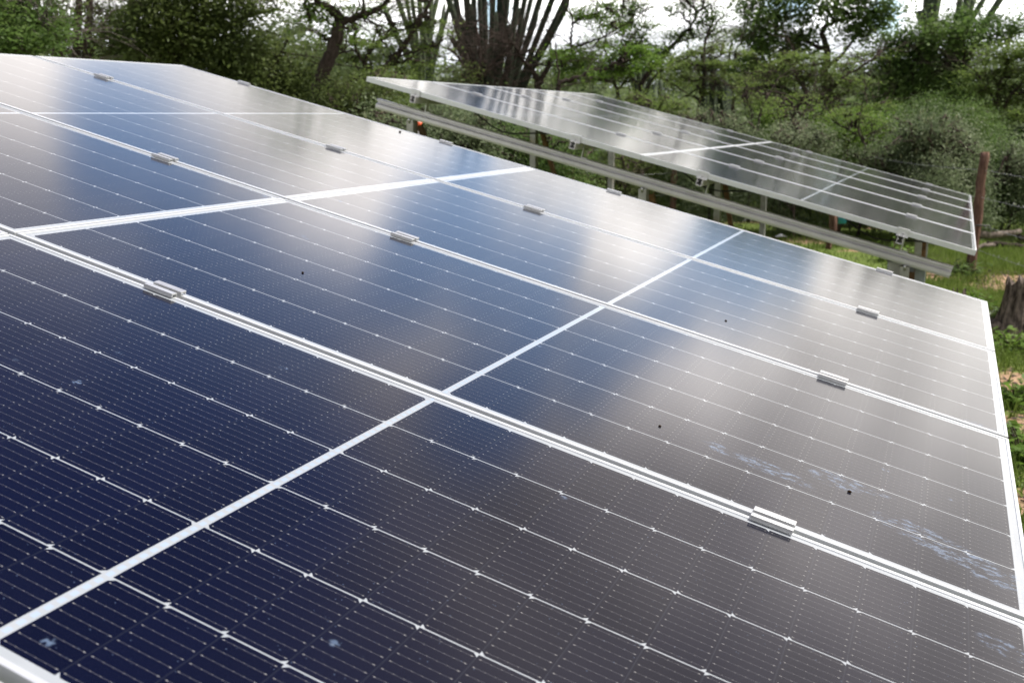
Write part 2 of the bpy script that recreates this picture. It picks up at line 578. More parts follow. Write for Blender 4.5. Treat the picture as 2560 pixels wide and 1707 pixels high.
# centre x, y, half length, half width, rotation of the pale smears on the glass (world metres)
SMEARS = [(0.955, 0.70, 0.15, 0.06, R(-25)), (0.86, 0.745, 0.08, 0.05, R(-10)), (0.50, 0.80, 0.05, 0.025, R(-20)), (0.60, 0.79, 0.10, 0.035, R(-10)), (0.72, 0.86, 0.07, 0.05, R(10)),
          (1.03, 1.63, 0.09, 0.03, R(-10)), (1.02, 0.40, 0.06, 0.03, R(-20)), (0.78, 0.87, 0.05, 0.02, R(0))]
M_GLASS = glass_mat()

# ------------------------------------------------------------------ ground
SOIL = [(2540, 830, .55), (2500, 800, .3), (2545, 965, .42), (2560, 1075, .3), (2550, 1255, .25), (2555, 700, .5), (2330, 690, .35), (1900, 520, .5), (1560, 500, .9), (2480, 720, .4)]
SOIL = [(ground_at(x, y), r) for x, y, r in SOIL]


def ground_mat():
    m, nn, ll, p = mat_new('ground_soil_and_turf')
    g = N(nn, "ShaderNodeNewGeometry")
    a = N(nn, "ShaderNodeTexNoise")
    a.inputs['Scale'].default_value = 0.9
    a.inputs['Detail'].default_value = 8
    a.inputs['Roughness'].default_value = 0.62
    ll.new(g.outputs['Position'], a.inputs['Vector'])
    b = N(nn, "ShaderNodeTexNoise")
    b.inputs['Scale'].default_value = 14
    b.inputs['Detail'].default_value = 8
    ll.new(g.outputs['Position'], b.inputs['Vector'])
    soil = N(nn, "ShaderNodeMix", data_type='RGBA')
    ll.new(b.outputs[0], soil.inputs[0])
    soil.inputs[6].default_value = (0.23, 0.135, 0.080, 1)
    soil.inputs[7].default_value = (0.39, 0.28, 0.19, 1)
    turf = N(nn, "ShaderNodeMix", data_type='RGBA')
    ll.new(b.outputs[0], turf.inputs[0])
    turf.inputs[6].default_value = (0.060, 0.090, 0.020, 1)
    turf.inputs[7].default_value = (0.15, 0.20, 0.050, 1)
    mx = N(nn, "ShaderNodeMix", data_type='RGBA')
    bare = wmath('MULTIPLY', sstep(a.outputs[0], 0.54, 0.62, nn, ll), 1.0, None, nn, ll)
    for c_, r_ in SOIL:
        dv = N(nn, "ShaderNodeVectorMath", operation='DISTANCE')
        ll.new(g.outputs['Position'], dv.inputs[0])
        dv.inputs[1].default_value = (c_[0], c_[1], 0)
        dn = wmath('ADD', dv.outputs['Value'], wmath('MULTIPLY', wmath('SUBTRACT', b.outputs[0], .5, None, nn, ll), r_ * 2.2, None, nn, ll), None, nn, ll)
        bare = wmath('MAXIMUM', bare, sstep(dn, r_ * .8, r_ * 1.25, nn, ll, 1.0, 0.0), None, nn, ll)
    ll.new(bare, mx.inputs[0])
    ll.new(turf.outputs[2], mx.inputs[6])
    ll.new(soil.outputs[2], mx.inputs[7])
    ll.new(mx.outputs[2], p.inputs['Base Color'])
    p.inputs['Roughness'].default_value = 0.95
    p.inputs['Specular IOR Level'].default_value = 0.1
    bp = N(nn, "ShaderNodeBump")
    bp.inputs['Strength'].default_value = 0.5
    bp.inputs['Distance'].default_value = 0.05
    ll.new(b.outputs[0], bp.inputs['Height'])
    ll.new(bp.outputs[0], p.inputs['Normal'])
    return m


def build_ground():
    xs = np.concatenate([[-400, -150, -60], np.arange(-40, 41, 1.0), [60, 150, 400]])
    ys = np.concatenate([[-300, -100, -30], np.arange(-10, 61, 1.0), [90, 180, 500]])
    gx, gy = np.meshgrid(xs, ys)
    gz = 0.03 * np.sin(gx * 1.3 + 1) * np.cos(gy * 0.9) + 0.02 * np.sin(gx * 2.7 + gy * 1.9)
    V = np.stack([gx, gy, gz], -1).reshape(-1, 3)
    w = len(xs)
    F = [(j * w + i, j * w + i + 1, (j + 1) * w + i + 1, (j + 1) * w + i) for j in range(len(ys) - 1) for i in range(w - 1)]
    b = MB()
    b.add(V, F, True)
    o = b.build('ground', ground_mat())
    tag(o, 'sandy brown ground with patches of turf under and around the panels', 'ground', kind='structure')


build_ground()

# ------------------------------------------------------------------ solar tables
EU = np.array([math.cos(TH), 0, -math.sin(TH)])      # down the slope
EY = np.array([0, 1.0, 0])                            # away from the camera
EN = np.array([math.sin(TH), 0, math.cos(TH)])        # out of the glass
P0 = np.array([0, 0, 1.32054575])
BASIS = np.stack([EU, EY, EN], 1)
NEAR_OFF = np.array([0.0, -1.593, 0.0])               # near edge of the front table: local y
BACK_T = np.array([-0.0067, 5.77614578, -0.0143753])


def small_rot(r):
    return np.array(Matrix.Rotation(np.linalg.norm(r), 3, Vector(r)))


# table frames: local x down slope from the middle of the right-hand column, y away from the near edge, z out
rvec = np.array([-0.0053353, 0.0044331, -0.0061021])   # the far table is set a hair off the near one
TABLES = {'near': (P0 + BASIS @ NEAR_OFF, BASIS), 'far': (P0 + BASIS @ BACK_T, BASIS @ small_rot(rvec))}


def tw(table, x, y, z):
    o, B = TABLES[table]
    return o + B @ np.array([x, y, z])


def mat4(o, B):
    m = Matrix.Identity(4)
    for i in range(3):
        for j in range(3):
            m[i][j] = float(B[i][j])
        m[i][3] = float(o[i])
    return m


def make_panel():
    root = empty('solar_panel')
    LIPU, LIPV, H = 0.0078, 0.0092, 0.035
    hl, hw = LP / 2, WP / 2
    f = MB()
    # closed frame: outer wall, top lip, inner return, and a flange below
    ring = [(0, 0, -H), (0, 0, -0.0008), (0.0008, 0.0008, 0.0), (LIPU - .0006, LIPV - .0006, 0.0), (LIPU, LIPV, -0.0006),
            (LIPU, LIPV, -0.0065), (0.002, 0.002, -0.0065), (0.002, 0.002, -H + 0.002), (0.028, 0.028, -H + 0.002), (0.028, 0.028, -H)]
    V = []
    for (a, b, z) in ring:
        V += [(-hl + a, -hw + b, z), (hl - a, -hw + b, z), (hl - a, hw - b, z), (-hl + a, hw - b, z)]
    F = []
    k = len(ring)
    for i in range(k):
        i2 = (i + 1) % k
        for j in range(4):
            j2 = (j + 1) % 4
            F.append((i * 4 + j, i * 4 + j2, i2 * 4 + j2, i2 * 4 + j))
    f.add(V, F)
    f.build('frame', M_FRAME, root)
    g = MB()
    g.box((0, 0, -0.0040), (LP - 0.006, WP - 0.006, 0.0042))
    go = g.build('glass', M_GLASS, root)
    # white backsheet on the underside
    go.data.materials.append(M_BACK)
    for pl in go.data.polygons:
        if pl.normal.z < -0.5:
            pl.material_index = 1
    for x in (-0.35, 0.0, 0.35):
        j = MB()
        j.box((x, 0.0, -0.0161), (0.09, 0.06, 0.018))
        j.build('junction_box', M_BLACK, root, bevel=0.003)
    return root


def copy_tree(o, parent=None):
    c = o.copy()
    COL.objects.link(c)
    if parent is not None:
        c.parent = parent
    for ch in list(o.children):
        copy_tree(ch, c)
    return c


ORD = ['nearest', 'second', 'third', 'fourth', 'farthest']
proto = make_panel()
first = True
for table in ('near', 'far'):
    for r in range(5):
        for c in (0, -1):
            p = proto if first else copy_tree(proto)
            first = False
            o, B = TABLES[table]
            p.matrix_world = mat4(tw(table, c * PU, WP / 2 + r * PV, 0), B)
            side = 'at its low end' if c == 0 else 'at its high end'
            if table == 'near':
                lab = f'blue panel of the close table, {ORD[r]} row from the camera, {side}'
            else:
                lab = f'silvery panel of the table behind, {ORD[r]} row from the camera, {side}'
            tag(p, lab, 'solar panel', 'solar panels of the close table' if table == 'near' else 'solar panels of the table behind')

RAILS = [-2.87, -1.588, -0.662, 0.657]
RAIL_PROF = [(-.02, 0), (-.02, -.052), (-.010, -.052), (-.010, -.047), (-.016, -.047), (-.016, -.026), (-.008, -.026), (-.008, -.022), (-.016, -.022), (-.016, -.004),
             (-.008, -.004), (-.008, 0)]
BEAM_PROF = [(-.022, -.150), (-.026, -.155), (-.026, -.168), (-.004, -.171), (-.004, -.183), (-.026, -.186), (-.030, -.192), (-.030, -.214), (-.026, -.228), (.025, -.228), (.025, -.150)]
POST_PROF = [(-.04, -.028), (.04, -.028), (.04, -.012), (.036, -.012), (.036, -.024), (-.036, -.024), (-.036, .024), (.036, .024), (.036, .012), (.04, .012), (.04, .028), (-.04, .028)]


def make_rack(table, label):
    base = tw(table, -1.1, 2.6, 0)
    base[2] = 0
    root = empty('mounting_rack', base)
    tag(root, label, 'mounting rack', 'racks carrying the solar tables')
    o, B = TABLES[table]
    eu, ey, en = B[:, 0], B[:, 1], B[:, 2]
    YL = 5 * PV - 0.018
    for x in RAILS:
        m = MB()
        m.prism(RAIL_PROF, tw(table, x, -0.045, -0.0365), tw(table, x, YL + 0.05, -0.0365), eu, en)
        # mirrored half of the channel and its floor
        m.prism([(-a, b) for a, b in RAIL_PROF], tw(table, x, -0.045, -0.0365), tw(table, x, YL + 0.05, -0.0365), eu, en)
        m.prism([(-.0099, -.0522), (.0099, -.0522), (.0099, -.0465), (-.0099, -.0465)], tw(table, x, -0.045, -0.0365), tw(table, x, YL + 0.05, -0.0365), eu, en)
        m.build('rail', M_RAIL, root, origin=base)
    ybs = (0.165, 2.66, 5.16)
    for y in ybs:
        m = MB()
        m.prism(BEAM_PROF, tw(table, -3.262, y, 0), tw(table, 1.010, y, 0), ey, en)
        m.build('beam', M_RAIL, root, origin=base, bevel=0.0015)
        # angle brackets that stand the rails on the beam
        for x in RAILS:
            b = MB()
            b.prism([(0, -.04), (.005, -.04), (.005, -.1445), (.045, -.1445), (.045, -.1497), (0, -.1497)], tw(table, x + .0205, y - .02, 0), tw(table, x + .0205, y + .02, 0), eu, en)
            b.build('angle_bracket', M_CLAMP, root, origin=base)
    for y in ybs:
        for x in (-2.95, -1.07, 0.735):
            top = tw(table, x, y, -.2285)
            m = MB()
            m.prism(POST_PROF, (top[0], top[1], -0.3), (top[0], top[1], top[2] - 0.008), (0, 1, 0), (1, 0, 0))
            m.build('post', M_POST, root, origin=base)
            for dy in (-.045, .045):
                b = MB()
                b.tube([top + (0, dy, -.03), top + (0, dy * 1.15, .006)], .007, 6)
                b.build('bolt', M_BOLT, root, origin=base)
            if y < 4:
                e = tw(table, x, y + 2.3, 0)
                m = MB()
                a0 = np.array([top[0] + .04, top[1] + .03, top[2] - .05])
                a1 = np.array([top[0] + .04, top[1] + 1.05, top[2] - 1.25])
                m.prism([(-.02, -.002), (.02, -.002), (.02, .03), (.016, .03), (.016, .002), (-.02, .002)], a0, a1, (1, 0, 0), (0, .76, .65))
                m.build('brace', M_BRACE, root, origin=base)
    # clamps: two wings joined by a channel with a bolt in it; end clamps on the outer edges
    proto_mid, proto_end = None, None
    for x in RAILS:
        for k in range(6):
            dx = random.uniform(-.006, .006)
            if k in (0, 5):
                y = -0.003 if k == 0 else YL + 0.003
                sgn = 1 if k == 0 else -1
                if proto_end is None:
                    m = MB()
                    pr = [(-.007, .0075), (.013, .0075), (.013, .0008), (.010, .0008), (.010, .0042), (-.003, .0042), (-.003, -.044), (-.022, -.044), (-.022, -.0405), (-.007, -.0405)]
                    m.prism([(a * 1.0, b) for a, b in pr], (-.036, 0, 0), (.036, 0, 0), (0, 1, 0), (0, 0, 1))
                    o_ = m.build('end_clamp', M_CLAMP, root)
                    bb = MB()
                    bb.tube([(0, -.003, -.022), (0, -.013, -.022)], .0065, 6)
                    bb.build('bolt', M_BOLT, o_)
                    proto_end = o_
                else:
                    o_ = copy_tree(proto_end, root)
                Bc = B if sgn > 0 else B @ np.diag([-1, -1, 1.0])
            else:
                y = k * PV - 0.009
                if proto_mid is None:
                    m = MB()
                    pr = [(-.023, .0095), (-.0065, .0085), (-.0065, -.014), (.0065, -.014), (.0065, .0085), (.023, .0095), (.023, .0012), (.0195, .0012), (.0195, .0050), (.0085, .0050), (.0085, -.019), (-.0085, -.019), (-.0085, .0050), (-.0195, .0050), (-.0195, .0012), (-.023, .0012)]
                    m.prism(pr, (-.0375, 0, 0), (.0375, 0, 0), (0, 1, 0), (0, 0, 1))
                    o_ = m.build('mid_clamp', M_CLAMP, root, bevel=0.0006)
                    bb = MB()
                    bb.tube([(0, 0, -.016), (0, 0, -.0075)], .0052, 6)
                    bb.tube([(0, 0, -.0165), (0, 0, -.0145)], .0062, 12)
                    bb.build('bolt', M_BOLT, o_)
                    proto_mid = o_
                else:
                    o_ = copy_tree(proto_mid, root)
                Bc = B
            mw = mat4(tw(table, x + dx, y, 0) - base, Bc)
            o_.matrix_parent_inverse = Matrix.Identity(4)
            o_.matrix_basis = mw
    # cables hanging under the panels
    for x0, y0 in ((-2.6, 0.35), (-1.0, 0.5), (0.2, 0.45), (-1.9, 1.6), (0.5, 2.7)):
        pts = []
        for t in np.linspace(0, 1, 9):
            pts.append(tw(table, x0 + t * 0.75, y0 + .1 * math.sin(t * 3), -0.05 - 0.10 * math.sin(math.pi * t) * (1 + .3 * math.sin(6 * t))))
        m = MB()
        m.tube(pts, .006, 6)
        m.build('cable', M_BLACK, root, origin=base)
    return root


make_rack('near', 'aluminium rack with rails and posts under the close solar table')
make_rack('far', 'aluminium rack with sloping beam and rusty braces under the table behind')

# grey box on the low post of the far table
top = tw('far', 0.735, 0.165, -.2285)
cb = empty('combiner_box', (top[0], top[1] + .09, 0))
tag(cb, 'grey metal combiner box fixed behind the low corner post of the far rack', 'electrical box')
m = MB()
m.box((0.005, .08, .70), (.235, .15, .42))
m.build('body', M_BOX, cb, bevel=.006)
m = MB()
for i in range(5):
    m.box((-.095 + i * .016, 0.001, .70), (.007, .008, .40))
m.box((-.063, .0045, .70), (.085, .003, .41))
m.build('heat_sink', M_PVC, cb)
m = MB()
m.box((0.005, .08, .917), (.25, .165, .012))
m.build('lid', M_BLACK, cb)
m = MB()
m.tube([(.06, .08, .49), (.06, .08, -.2)], .018, 8)
m.build('conduit', M_PVC, cb)

# banded pipe beside the high post of the far table
q = at(1048, 288, 9.3)
pp = empty('marker_pipe', (q[0], q[1], 0))
tag(pp, 'grey pipe with an orange band standing behind the high end of the far rack', 'pipe')
m = MB()
m.tube([(0, 0, -.2), (0, 0, 1.86)], .024, 12)
m.build('pipe', M_PVC, pp)
m = MB()
m.tube([(0, 0, 1.735), (0, 0, 1.785)], .0265, 12)
m.build('tape_band', M_ORANGE, pp)

# ------------------------------------------------------------------ vegetation materials
def leaf_mat(name, cols, trans=0.35, rough=0.55):
    m, nn, ll, p = mat_new(name)
    g = N(nn, "ShaderNodeNewGeometry")
    cr = N(nn, "ShaderNodeValToRGB")
    e = cr.color_ramp.elements
    e[0].color = cols[0] + (1,)
    e[-1].color = cols[-1] + (1,)
    for i, c in enumerate(cols[1:-1]):
        x = e.new((i + 1) / (len(cols) - 1))
        x.color = c + (1,)
    # tint differs from spray to spray and from leaf to leaf
    nz = N(nn, "ShaderNodeTexNoise")
    nz.inputs['Scale'].default_value = 1.1
    nz.inputs['Detail'].default_value = 3
    ll.new(g.outputs['Position'], nz.inputs['Vector'])
    f = wmath('ADD', wmath('MULTIPLY', g.outputs['Random Per Island'], 0.6, None, nn, ll),
              wmath('MULTIPLY', sstep(nz.outputs[0], .3, .7, nn, ll), 0.4, None, nn, ll), None, nn, ll)
    ll.new(f, cr.inputs[0])
    ll.new(cr.outputs[0], p.inputs['Base Color'])
    p.inputs['Roughness'].default_value = rough
    p.inputs['Specular IOR Level'].default_value = 0.25
    tr = N(nn, "ShaderNodeBsdfTranslucent")
    ll.new(cr.outputs[0], tr.inputs[0])
    mx = N(nn, "ShaderNodeMixShader")
    mx.inputs[0].default_value = trans
    ll.new(p.outputs[0], mx.inputs[1])
    ll.new(tr.outputs[0], mx.inputs[2])
    ll.new(mx.outputs[0], nn['Material Output'].inputs[0])
    return m


def bark_mat(name, c0, c1, scale=9):
    m, nn, ll, p = mat_new(name)
    g = N(nn, "ShaderNodeNewGeometry")
    mp = N(nn, "ShaderNodeMapping")
    mp.inputs['Scale'].default_value = (scale, scale, scale * .3)
    ll.new(g.outputs['Position'], mp.inputs['Vector'])
    nz = N(nn, "ShaderNodeTexNoise")
    nz.inputs['Scale'].default_value = 3
    nz.inputs['Detail'].default_value = 8
    nz.inputs['Roughness'].default_value = .7
    ll.new(mp.outputs[0], nz.inputs['Vector'])
    mx = N(nn, "ShaderNodeMix", data_type='RGBA')
    ll.new(sstep(nz.outputs[0], .3, .7, nn, ll), mx.inputs[0])
    mx.inputs[6].default_value = c0 + (1,)
    mx.inputs[7].default_value = c1 + (1,)
    ll.new(mx.outputs[2], p.inputs['Base Color'])
    p.inputs['Roughness'].default_value = .9
    p.inputs['Specular IOR Level'].default_value = .15
    bp = N(nn, "ShaderNodeBump")
    bp.inputs['Strength'].default_value = .7
    bp.inputs['Distance'].default_value = .02
    ll.new(nz.outputs[0], bp.inputs['Height'])
    ll.new(bp.outputs[0], p.inputs['Normal'])
    return m


L_FRESH = leaf_mat('leaf_fresh', [(.065, .13, .018), (.125, .22, .032), (.19, .28, .055)], .5)
L_OLIVE = leaf_mat('leaf_olive', [(.055, .080, .024), (.10, .135, .040), (.16, .20, .062)], .5)
L_DARK = leaf_mat('leaf_dark', [(.050, .090, .024), (.095, .16, .040), (.15, .22, .060)], .5)
L_ACACIA = leaf_mat('leaf_acacia', [(.085, .13, .028), (.145, .21, .050), (.21, .275, .078)], .5)
L_GREY = leaf_mat('leaf_greygreen', [(.075, .11, .045), (.15, .195, .098), (.26, .295, .185)], .4)
L_FAR = leaf_mat('leaf_far_wood', [(.080, .115, .045), (.125, .17, .072), (.17, .21, .10)], .5)  # paler, hazy green: distance haze is put into the leaf colour
L_GRASS = leaf_mat('grass_blades', [(.080, .125, .020), (.145, .21, .040), (.22, .28, .075)], .4)
L_STRAW = leaf_mat('seed_heads', [(.17, .18, .09), (.28, .29, .16)], .2)
B_DARK = bark_mat('bark_dark', (.016, .012, .010), (.060, .046, .038))
B_GREY = bark_mat('bark_grey', (.05, .042, .038), (.16, .14, .125))
B_TWIG = bark_mat('bark_twig', (.028, .020, .018), (.095, .072, .062))
B_POST = bark_mat('fence_post_wood', (.06, .032, .022), (.19, .115, .085))
B_STUMP = bark_mat('stump_wood', (.018, .013, .010), (.24, .20, .17), 8)
M_CACTUS = bark_mat('cactus_skin', (.014, .022, .014), (.045, .058, .038), 3)
M_CACTUS2 = bark_mat('cactus_skin_pale', (.035, .052, .032), (.10, .12, .08), 3)


def leaf_quads(c, size, up=0.35, asp=0.5):
    n = len(c)
    up = up + .25
    d = rng.normal(size=(n, 3))
    d /= np.linalg.norm(d, axis=1)[:, None]
    nrmv = rng.normal(size=(n, 3)) + np.array([0, 0, up * 3])
    nrmv /= np.linalg.norm(nrmv, axis=1)[:, None]
    a = np.cross(nrmv, d)
    a /= np.linalg.norm(a, axis=1)[:, None] + 1e-9
    b = np.cross(nrmv, a)
    s = size * (0.6 + 0.8 * rng.random((n, 1)))
    a = a * s
    b = b * s * asp
    return np.stack([c - a, c + b - a * .1, c + a, c - b - a * .1], 1).reshape(-1, 3)


def blob_points(center, rad, n, clump=0.28, flat=0.6, shell=0.55):
    """leaf positions: clumps spread through an ellipsoid, thinner in the middle"""
    k = max(3, int(n / 55))
    d = rng.normal(size=(k, 3))
    d /= np.linalg.norm(d, axis=1)[:, None]
    r = (shell + (1 - shell) * rng.random((k, 1))) ** 0.8 * np.where(rng.random((k, 1)) < .3, rng.random((k, 1)), 1)
    cc = center + d * r * rad
    idx = rng.integers(0, k, n)
    sc = clump * (0.5 + rng.random((k, 1)))
    off = rng.normal(size=(n, 3)) * sc[idx] * np.array([1, 1, flat])
    return cc[idx] + off, cc


RIGHT = np.array([math.cos(YAW), math.sin(YAW), 0])
FWD = np.array([-math.sin(YAW), math.cos(YAW), 0])


def limb_world(pts, D, jit=0.0):
    out = []
    for q in pts:
        dd = q[2] if len(q) > 2 else 0
        out.append(at(q[0], q[1], D + dd))
    return np.array(out)


def smooth_poly(P, k=4, wob=0.0):
    P = np.asarray(P, float)
    n = len(P)
    if n < 3:
        t = np.linspace(0, 1, k + 1)[:, None]
        out = P[0] * (1 - t) + P[-1] * t
    else:
        out = []
        for i in range(n - 1):
            p0, p1, p2, p3 = P[max(i - 1, 0)], P[i], P[i + 1], P[min(i + 2, n - 1)]
            for t in np.linspace(0, 1, k, endpoint=False):
                out.append(.5 * ((2 * p1) + (-p0 + p2) * t + (2 * p0 - 5 * p1 + 4 * p2 - p3) * t * t + (-p0 + 3 * p1 - 3 * p2 + p3) * t ** 3))
        out.append(P[-1])
        out = np.array(out)
    if wob:
        out[1:-1] += rng.normal(size=(len(out) - 2, 3)) * wob
    return out


def twig_spray(m, start, direc, length, rad, depth=2, n=3):
    """bare twigs forking off a point"""
    direc = direc / (np.linalg.norm(direc) + 1e-9)
    e = start + direc * length
    mid = (start + e) / 2 + rng.normal(size=3) * length * .08
    m.tube([start, mid, e], [rad, rad * .8, rad * .45], 4, cap=False)
    if depth > 0:
        for _ in range(n):
            t = rng.uniform(.35, 1.0)
            d2 = direc + rng.normal(size=3) * .55
            twig_spray(m, start + (e - start) * t, d2, length * rng.uniform(.45, .75), rad * .55, depth - 1, n)


def tree(name, label, D, limbs, blobs, leaf=None, bark=B_DARK, size=.05, cover=2.6, clump=.28, flat=.6, group=None,
         cat='tree', twigs=0, asp=.5, depth=1.0, up=.35, shell=.5):
    """limbs: [(pixel points, r0, r1)], the first starts at the foot; blobs: (cx, cy, rx, ry) of the crown"""
    x0, y0 = limbs[0][0][0][:2]
    foot = at(x0, 288, D)
    foot[2] = 0
    root = empty(name, foot)
    tag(root, label, cat, group)
    m = MB()
    nodes = []
    for i, (pts, r0, r1) in enumerate(limbs):
        P = limb_world(pts, D)
        if i == 0:
            P = np.concatenate([[[foot[0], foot[1], -.15]], P])
        Q = smooth_poly(P, 5, wob=.012)
        m.tube(Q, np.linspace(r0, r1, len(Q)), 8, wob=.06)
        nodes.append(Q)
    nodes = np.concatenate(nodes)
    leaves = []
    sc = D / FPX
    size = size * 0.86
    for bl in blobs:
        cx, cy, rx, ry = bl[:4]
        dd = bl[4] if len(bl) > 4 else rng.uniform(-.6, .6) * depth
        c = at(cx, cy, D + dd)
        rad3 = np.array([rx * sc, max(rx, ry) * sc * .8 * depth, ry * sc])
        lp = (2 * size / sc) * (2 * size * asp / sc) * .5
        n = int(1.6 * cover * math.pi * rx * ry / max(lp, 1.0))
        n = min(max(n, 60), 40000)
        pts, cc = blob_points(np.zeros(3), rad3, n, clump, flat, shell)
        Rm = np.stack([RIGHT, FWD, [0, 0, 1]], 1)
        pts = pts @ Rm.T + c
        cc = cc @ Rm.T + c
        pts = pts[pts[:, 2] > 0.05]
        leaves.append(pts)
        # limbs that carry the blob
        j = np.argmin(np.linalg.norm(nodes - c, axis=1) + 2 * np.maximum(0, nodes[:, 2] - c[2]))
        a = nodes[j]
        mid = a * .5 + c * .5 + rng.normal(size=3) * .1 + np.array([0, 0, .05])
        B_ = smooth_poly([a, mid, c], 4, .02)
        m.tube(B_, np.linspace(.028, .010, len(B_)), 5)
        sel = cc[rng.permutation(len(cc))[:min(len(cc), 14)]]
        for s_ in sel:
            a2 = B_[rng.integers(len(B_) // 2, len(B_))]
            m.tube([a2, (a2 + s_) / 2 + rng.normal(size=3) * .06, s_], [.009, .006, .003], 4, cap=False)
    for _ in range(twigs):
        a = nodes[rng.integers(len(nodes) // 3, len(nodes))]
        d = rng.normal(size=3) * np.array([1, 1, .7]) + np.array([0, 0, .6])
        twig_spray(m, a, d, rng.uniform(.35, .9), .010, 2, 3)
    m.build('trunk', bark, root, origin=foot)
    if leaves:
        L = np.concatenate(leaves) - foot
        quads_object('crown', leaf_quads(L, size, up, asp), leaf, root)
    return root


def cactus(name, label, D, foot_px, columns, mat, group='columnar cacti', r=.075):
    """columns: (bottom x, bottom y, top x, top y) in pixels; they curve out of one foot"""
    foot = at(foot_px, 288, D)
    foot[2] = 0
    root = empty(name, foot)
    tag(root, label, 'cactus', group)
    trunk = MB()
    trunk.tube([foot + (0, 0, -.2), foot + (0, 0, .5), foot + (.03, 0, .9)], [r * 2.1, r * 1.8, r * 1.6], 14, star=.15)
    trunk.build('trunk', mat, root, origin=foot)
    for (bx, by, tx, ty) in columns:
        dd = rng.uniform(-.8, .8)
        b = at(bx, by, D + dd * .4)
        t = at(tx, ty, D + dd)
        P = smooth_poly([foot + (b - foot) * np.array([.35, .35, 0]) + np.array([0, 0, .5]), b * .8 + foot * .2 + np.array([0, 0, -.05]), b, (b + t) / 2 + rng.normal(size=3) * .03, t], 5)
        rr = r * rng.uniform(.8, 1.15)
        rad = np.full(len(P), rr)
        rad[0] = rr * .7
        rad[-1] = rr * .25
        rad[-2] = rr * .8
        c = MB()
        c.tube(P, rad, 14, star=.22)
        c.build('column', mat, root, origin=foot)
    return root


# ------------------------------------------------------------------ trees, left to right
tree('bushy_tree', 'bright green fine-leaved bushy tree at the left edge beside bare thicket', 13.5,
     [([(20, 250), (30, 150), (45, 60)], .09, .03), ([(30, 150), (90, 90), (130, 60)], .05, .015), ([(30, 150), (-40, 70), (-90, 20)], .05, .015)],
     [(30, 30, 95, 70), (90, 70, 55, 45), (120, 85, 35, 28), (-60, 60, 90, 90), (60, 110, 60, 28), (20, -60, 120, 70), (-120, -30, 110, 90), (130, 45, 28, 28)],
     L_DARK, B_GREY, size=.034, cover=3.0, clump=.13, flat=.45, twigs=40)
tree('bare_tree', 'bare grey thicket tree with two dark upright trunks left of the big olive tree', 19,
     [([(193, 260), (193, 80), (197, -80)], .10, .05), ([(215, 260), (222, 60), (228, -120)], .08, .04), ([(160, 250), (150, 90), (120, -60)], .05, .02),
      ([(215, 200), (280, 120), (330, 40), (380, -60)], .05, .015), ([(193, 200), (130, 120), (90, 60)], .03, .01), ([(250, 230), (330, 130), (400, 60)], .04, .012),
      ([(215, 150), (260, 92), (300, 110), (340, 130), (352, 160)], .025, .012), ([(325, 130), (322, 60), (330, 20)], .03, .01)],
     [(150, 20, 60, 60), (250, 30, 70, 60), (330, 90, 60, 50)], L_OLIVE, B_TWIG, size=.035, cover=.8, clump=.2, twigs=150)
tree('dense_tree', 'big dense olive tree with drooping foliage behind the far left corner of the panels', 18,
     [([(430, 330), (432, 138), (405, 100), (385, 40), (345, 15), (310, -20)], .13, .03), ([(432, 140), (520, 90), (620, 40), (700, 25)], .07, .02),
      ([(405, 100), (470, 40), (520, -40)], .06, .02), ([(640, 320), (660, 230), (690, 160), (720, 100)], .06, .02)],
     [(470, 110, 100, 75), (560, 150, 100, 80), (650, 190, 95, 75), (740, 230, 75, 60), (540, 60, 95, 60), (430, 40, 90, 60), (600, 240, 110, 55),
      (350, 60, 70, 60), (700, 270, 80, 50), (660, 130, 70, 45), (780, 190, 40, 45), (480, -30, 110, 60), (620, 0, 100, 40), (360, 130, 60, 40), (300, 120, 40, 45), (500, 200, 100, 50),
      (560, -110, 130, 70), (420, -100, 110, 70)],
     L_OLIVE, B_DARK, size=.040, cover=3.0, clump=.20, flat=.8, twigs=30)
tree('forked_tree', 'dark tree with bare trunk forking into a wide Y above the back of the panels', 16,
     [([(790, 330), (800, 235), (808, 190), (825, 140), (840, 95), (850, 58)], .125, .085),
      ([(850, 58), (840, 35), (815, 18), (790, 2), (740, -60), (690, -160)], .075, .03),
      ([(850, 58), (880, 45), (915, 34), (950, 22), (968, 2), (980, -60), (1010, -160)], .06, .025),
      ([(833, 138), (860, 132), (888, 127)], .02, .008), ([(902, 40), (925, 55), (955, 72), (965, 95)], .02, .007),
      ([(840, -40), (830, -160), (850, -300)], .03, .012), ([(968, 0), (930, -120), (900, -260)], .03, .012), ([(765, 0), (768, 30), (772, 60)], .022, .014),
      ([(880, 52), (905, 70), (930, 85)], .012, .006), ([(815, 170), (795, 160), (775, 148)], .014, .006)],
     [(800, 45, 38, 42), (815, 90, 22, 30), (775, 20, 28, 30), (875, 82, 26, 20), (900, -10, 50, 22), (960, -60, 60, 30), (740, -90, 70, 40),
      (840, -190, 90, 45), (720, -200, 80, 40), (980, -190, 90, 40), (860, -310, 90, 40), (780, -20, 40, 25), (905, 18, 22, 10)],
     L_FRESH, B_DARK, size=.036, cover=1.5, clump=.14, flat=.45, twigs=14)
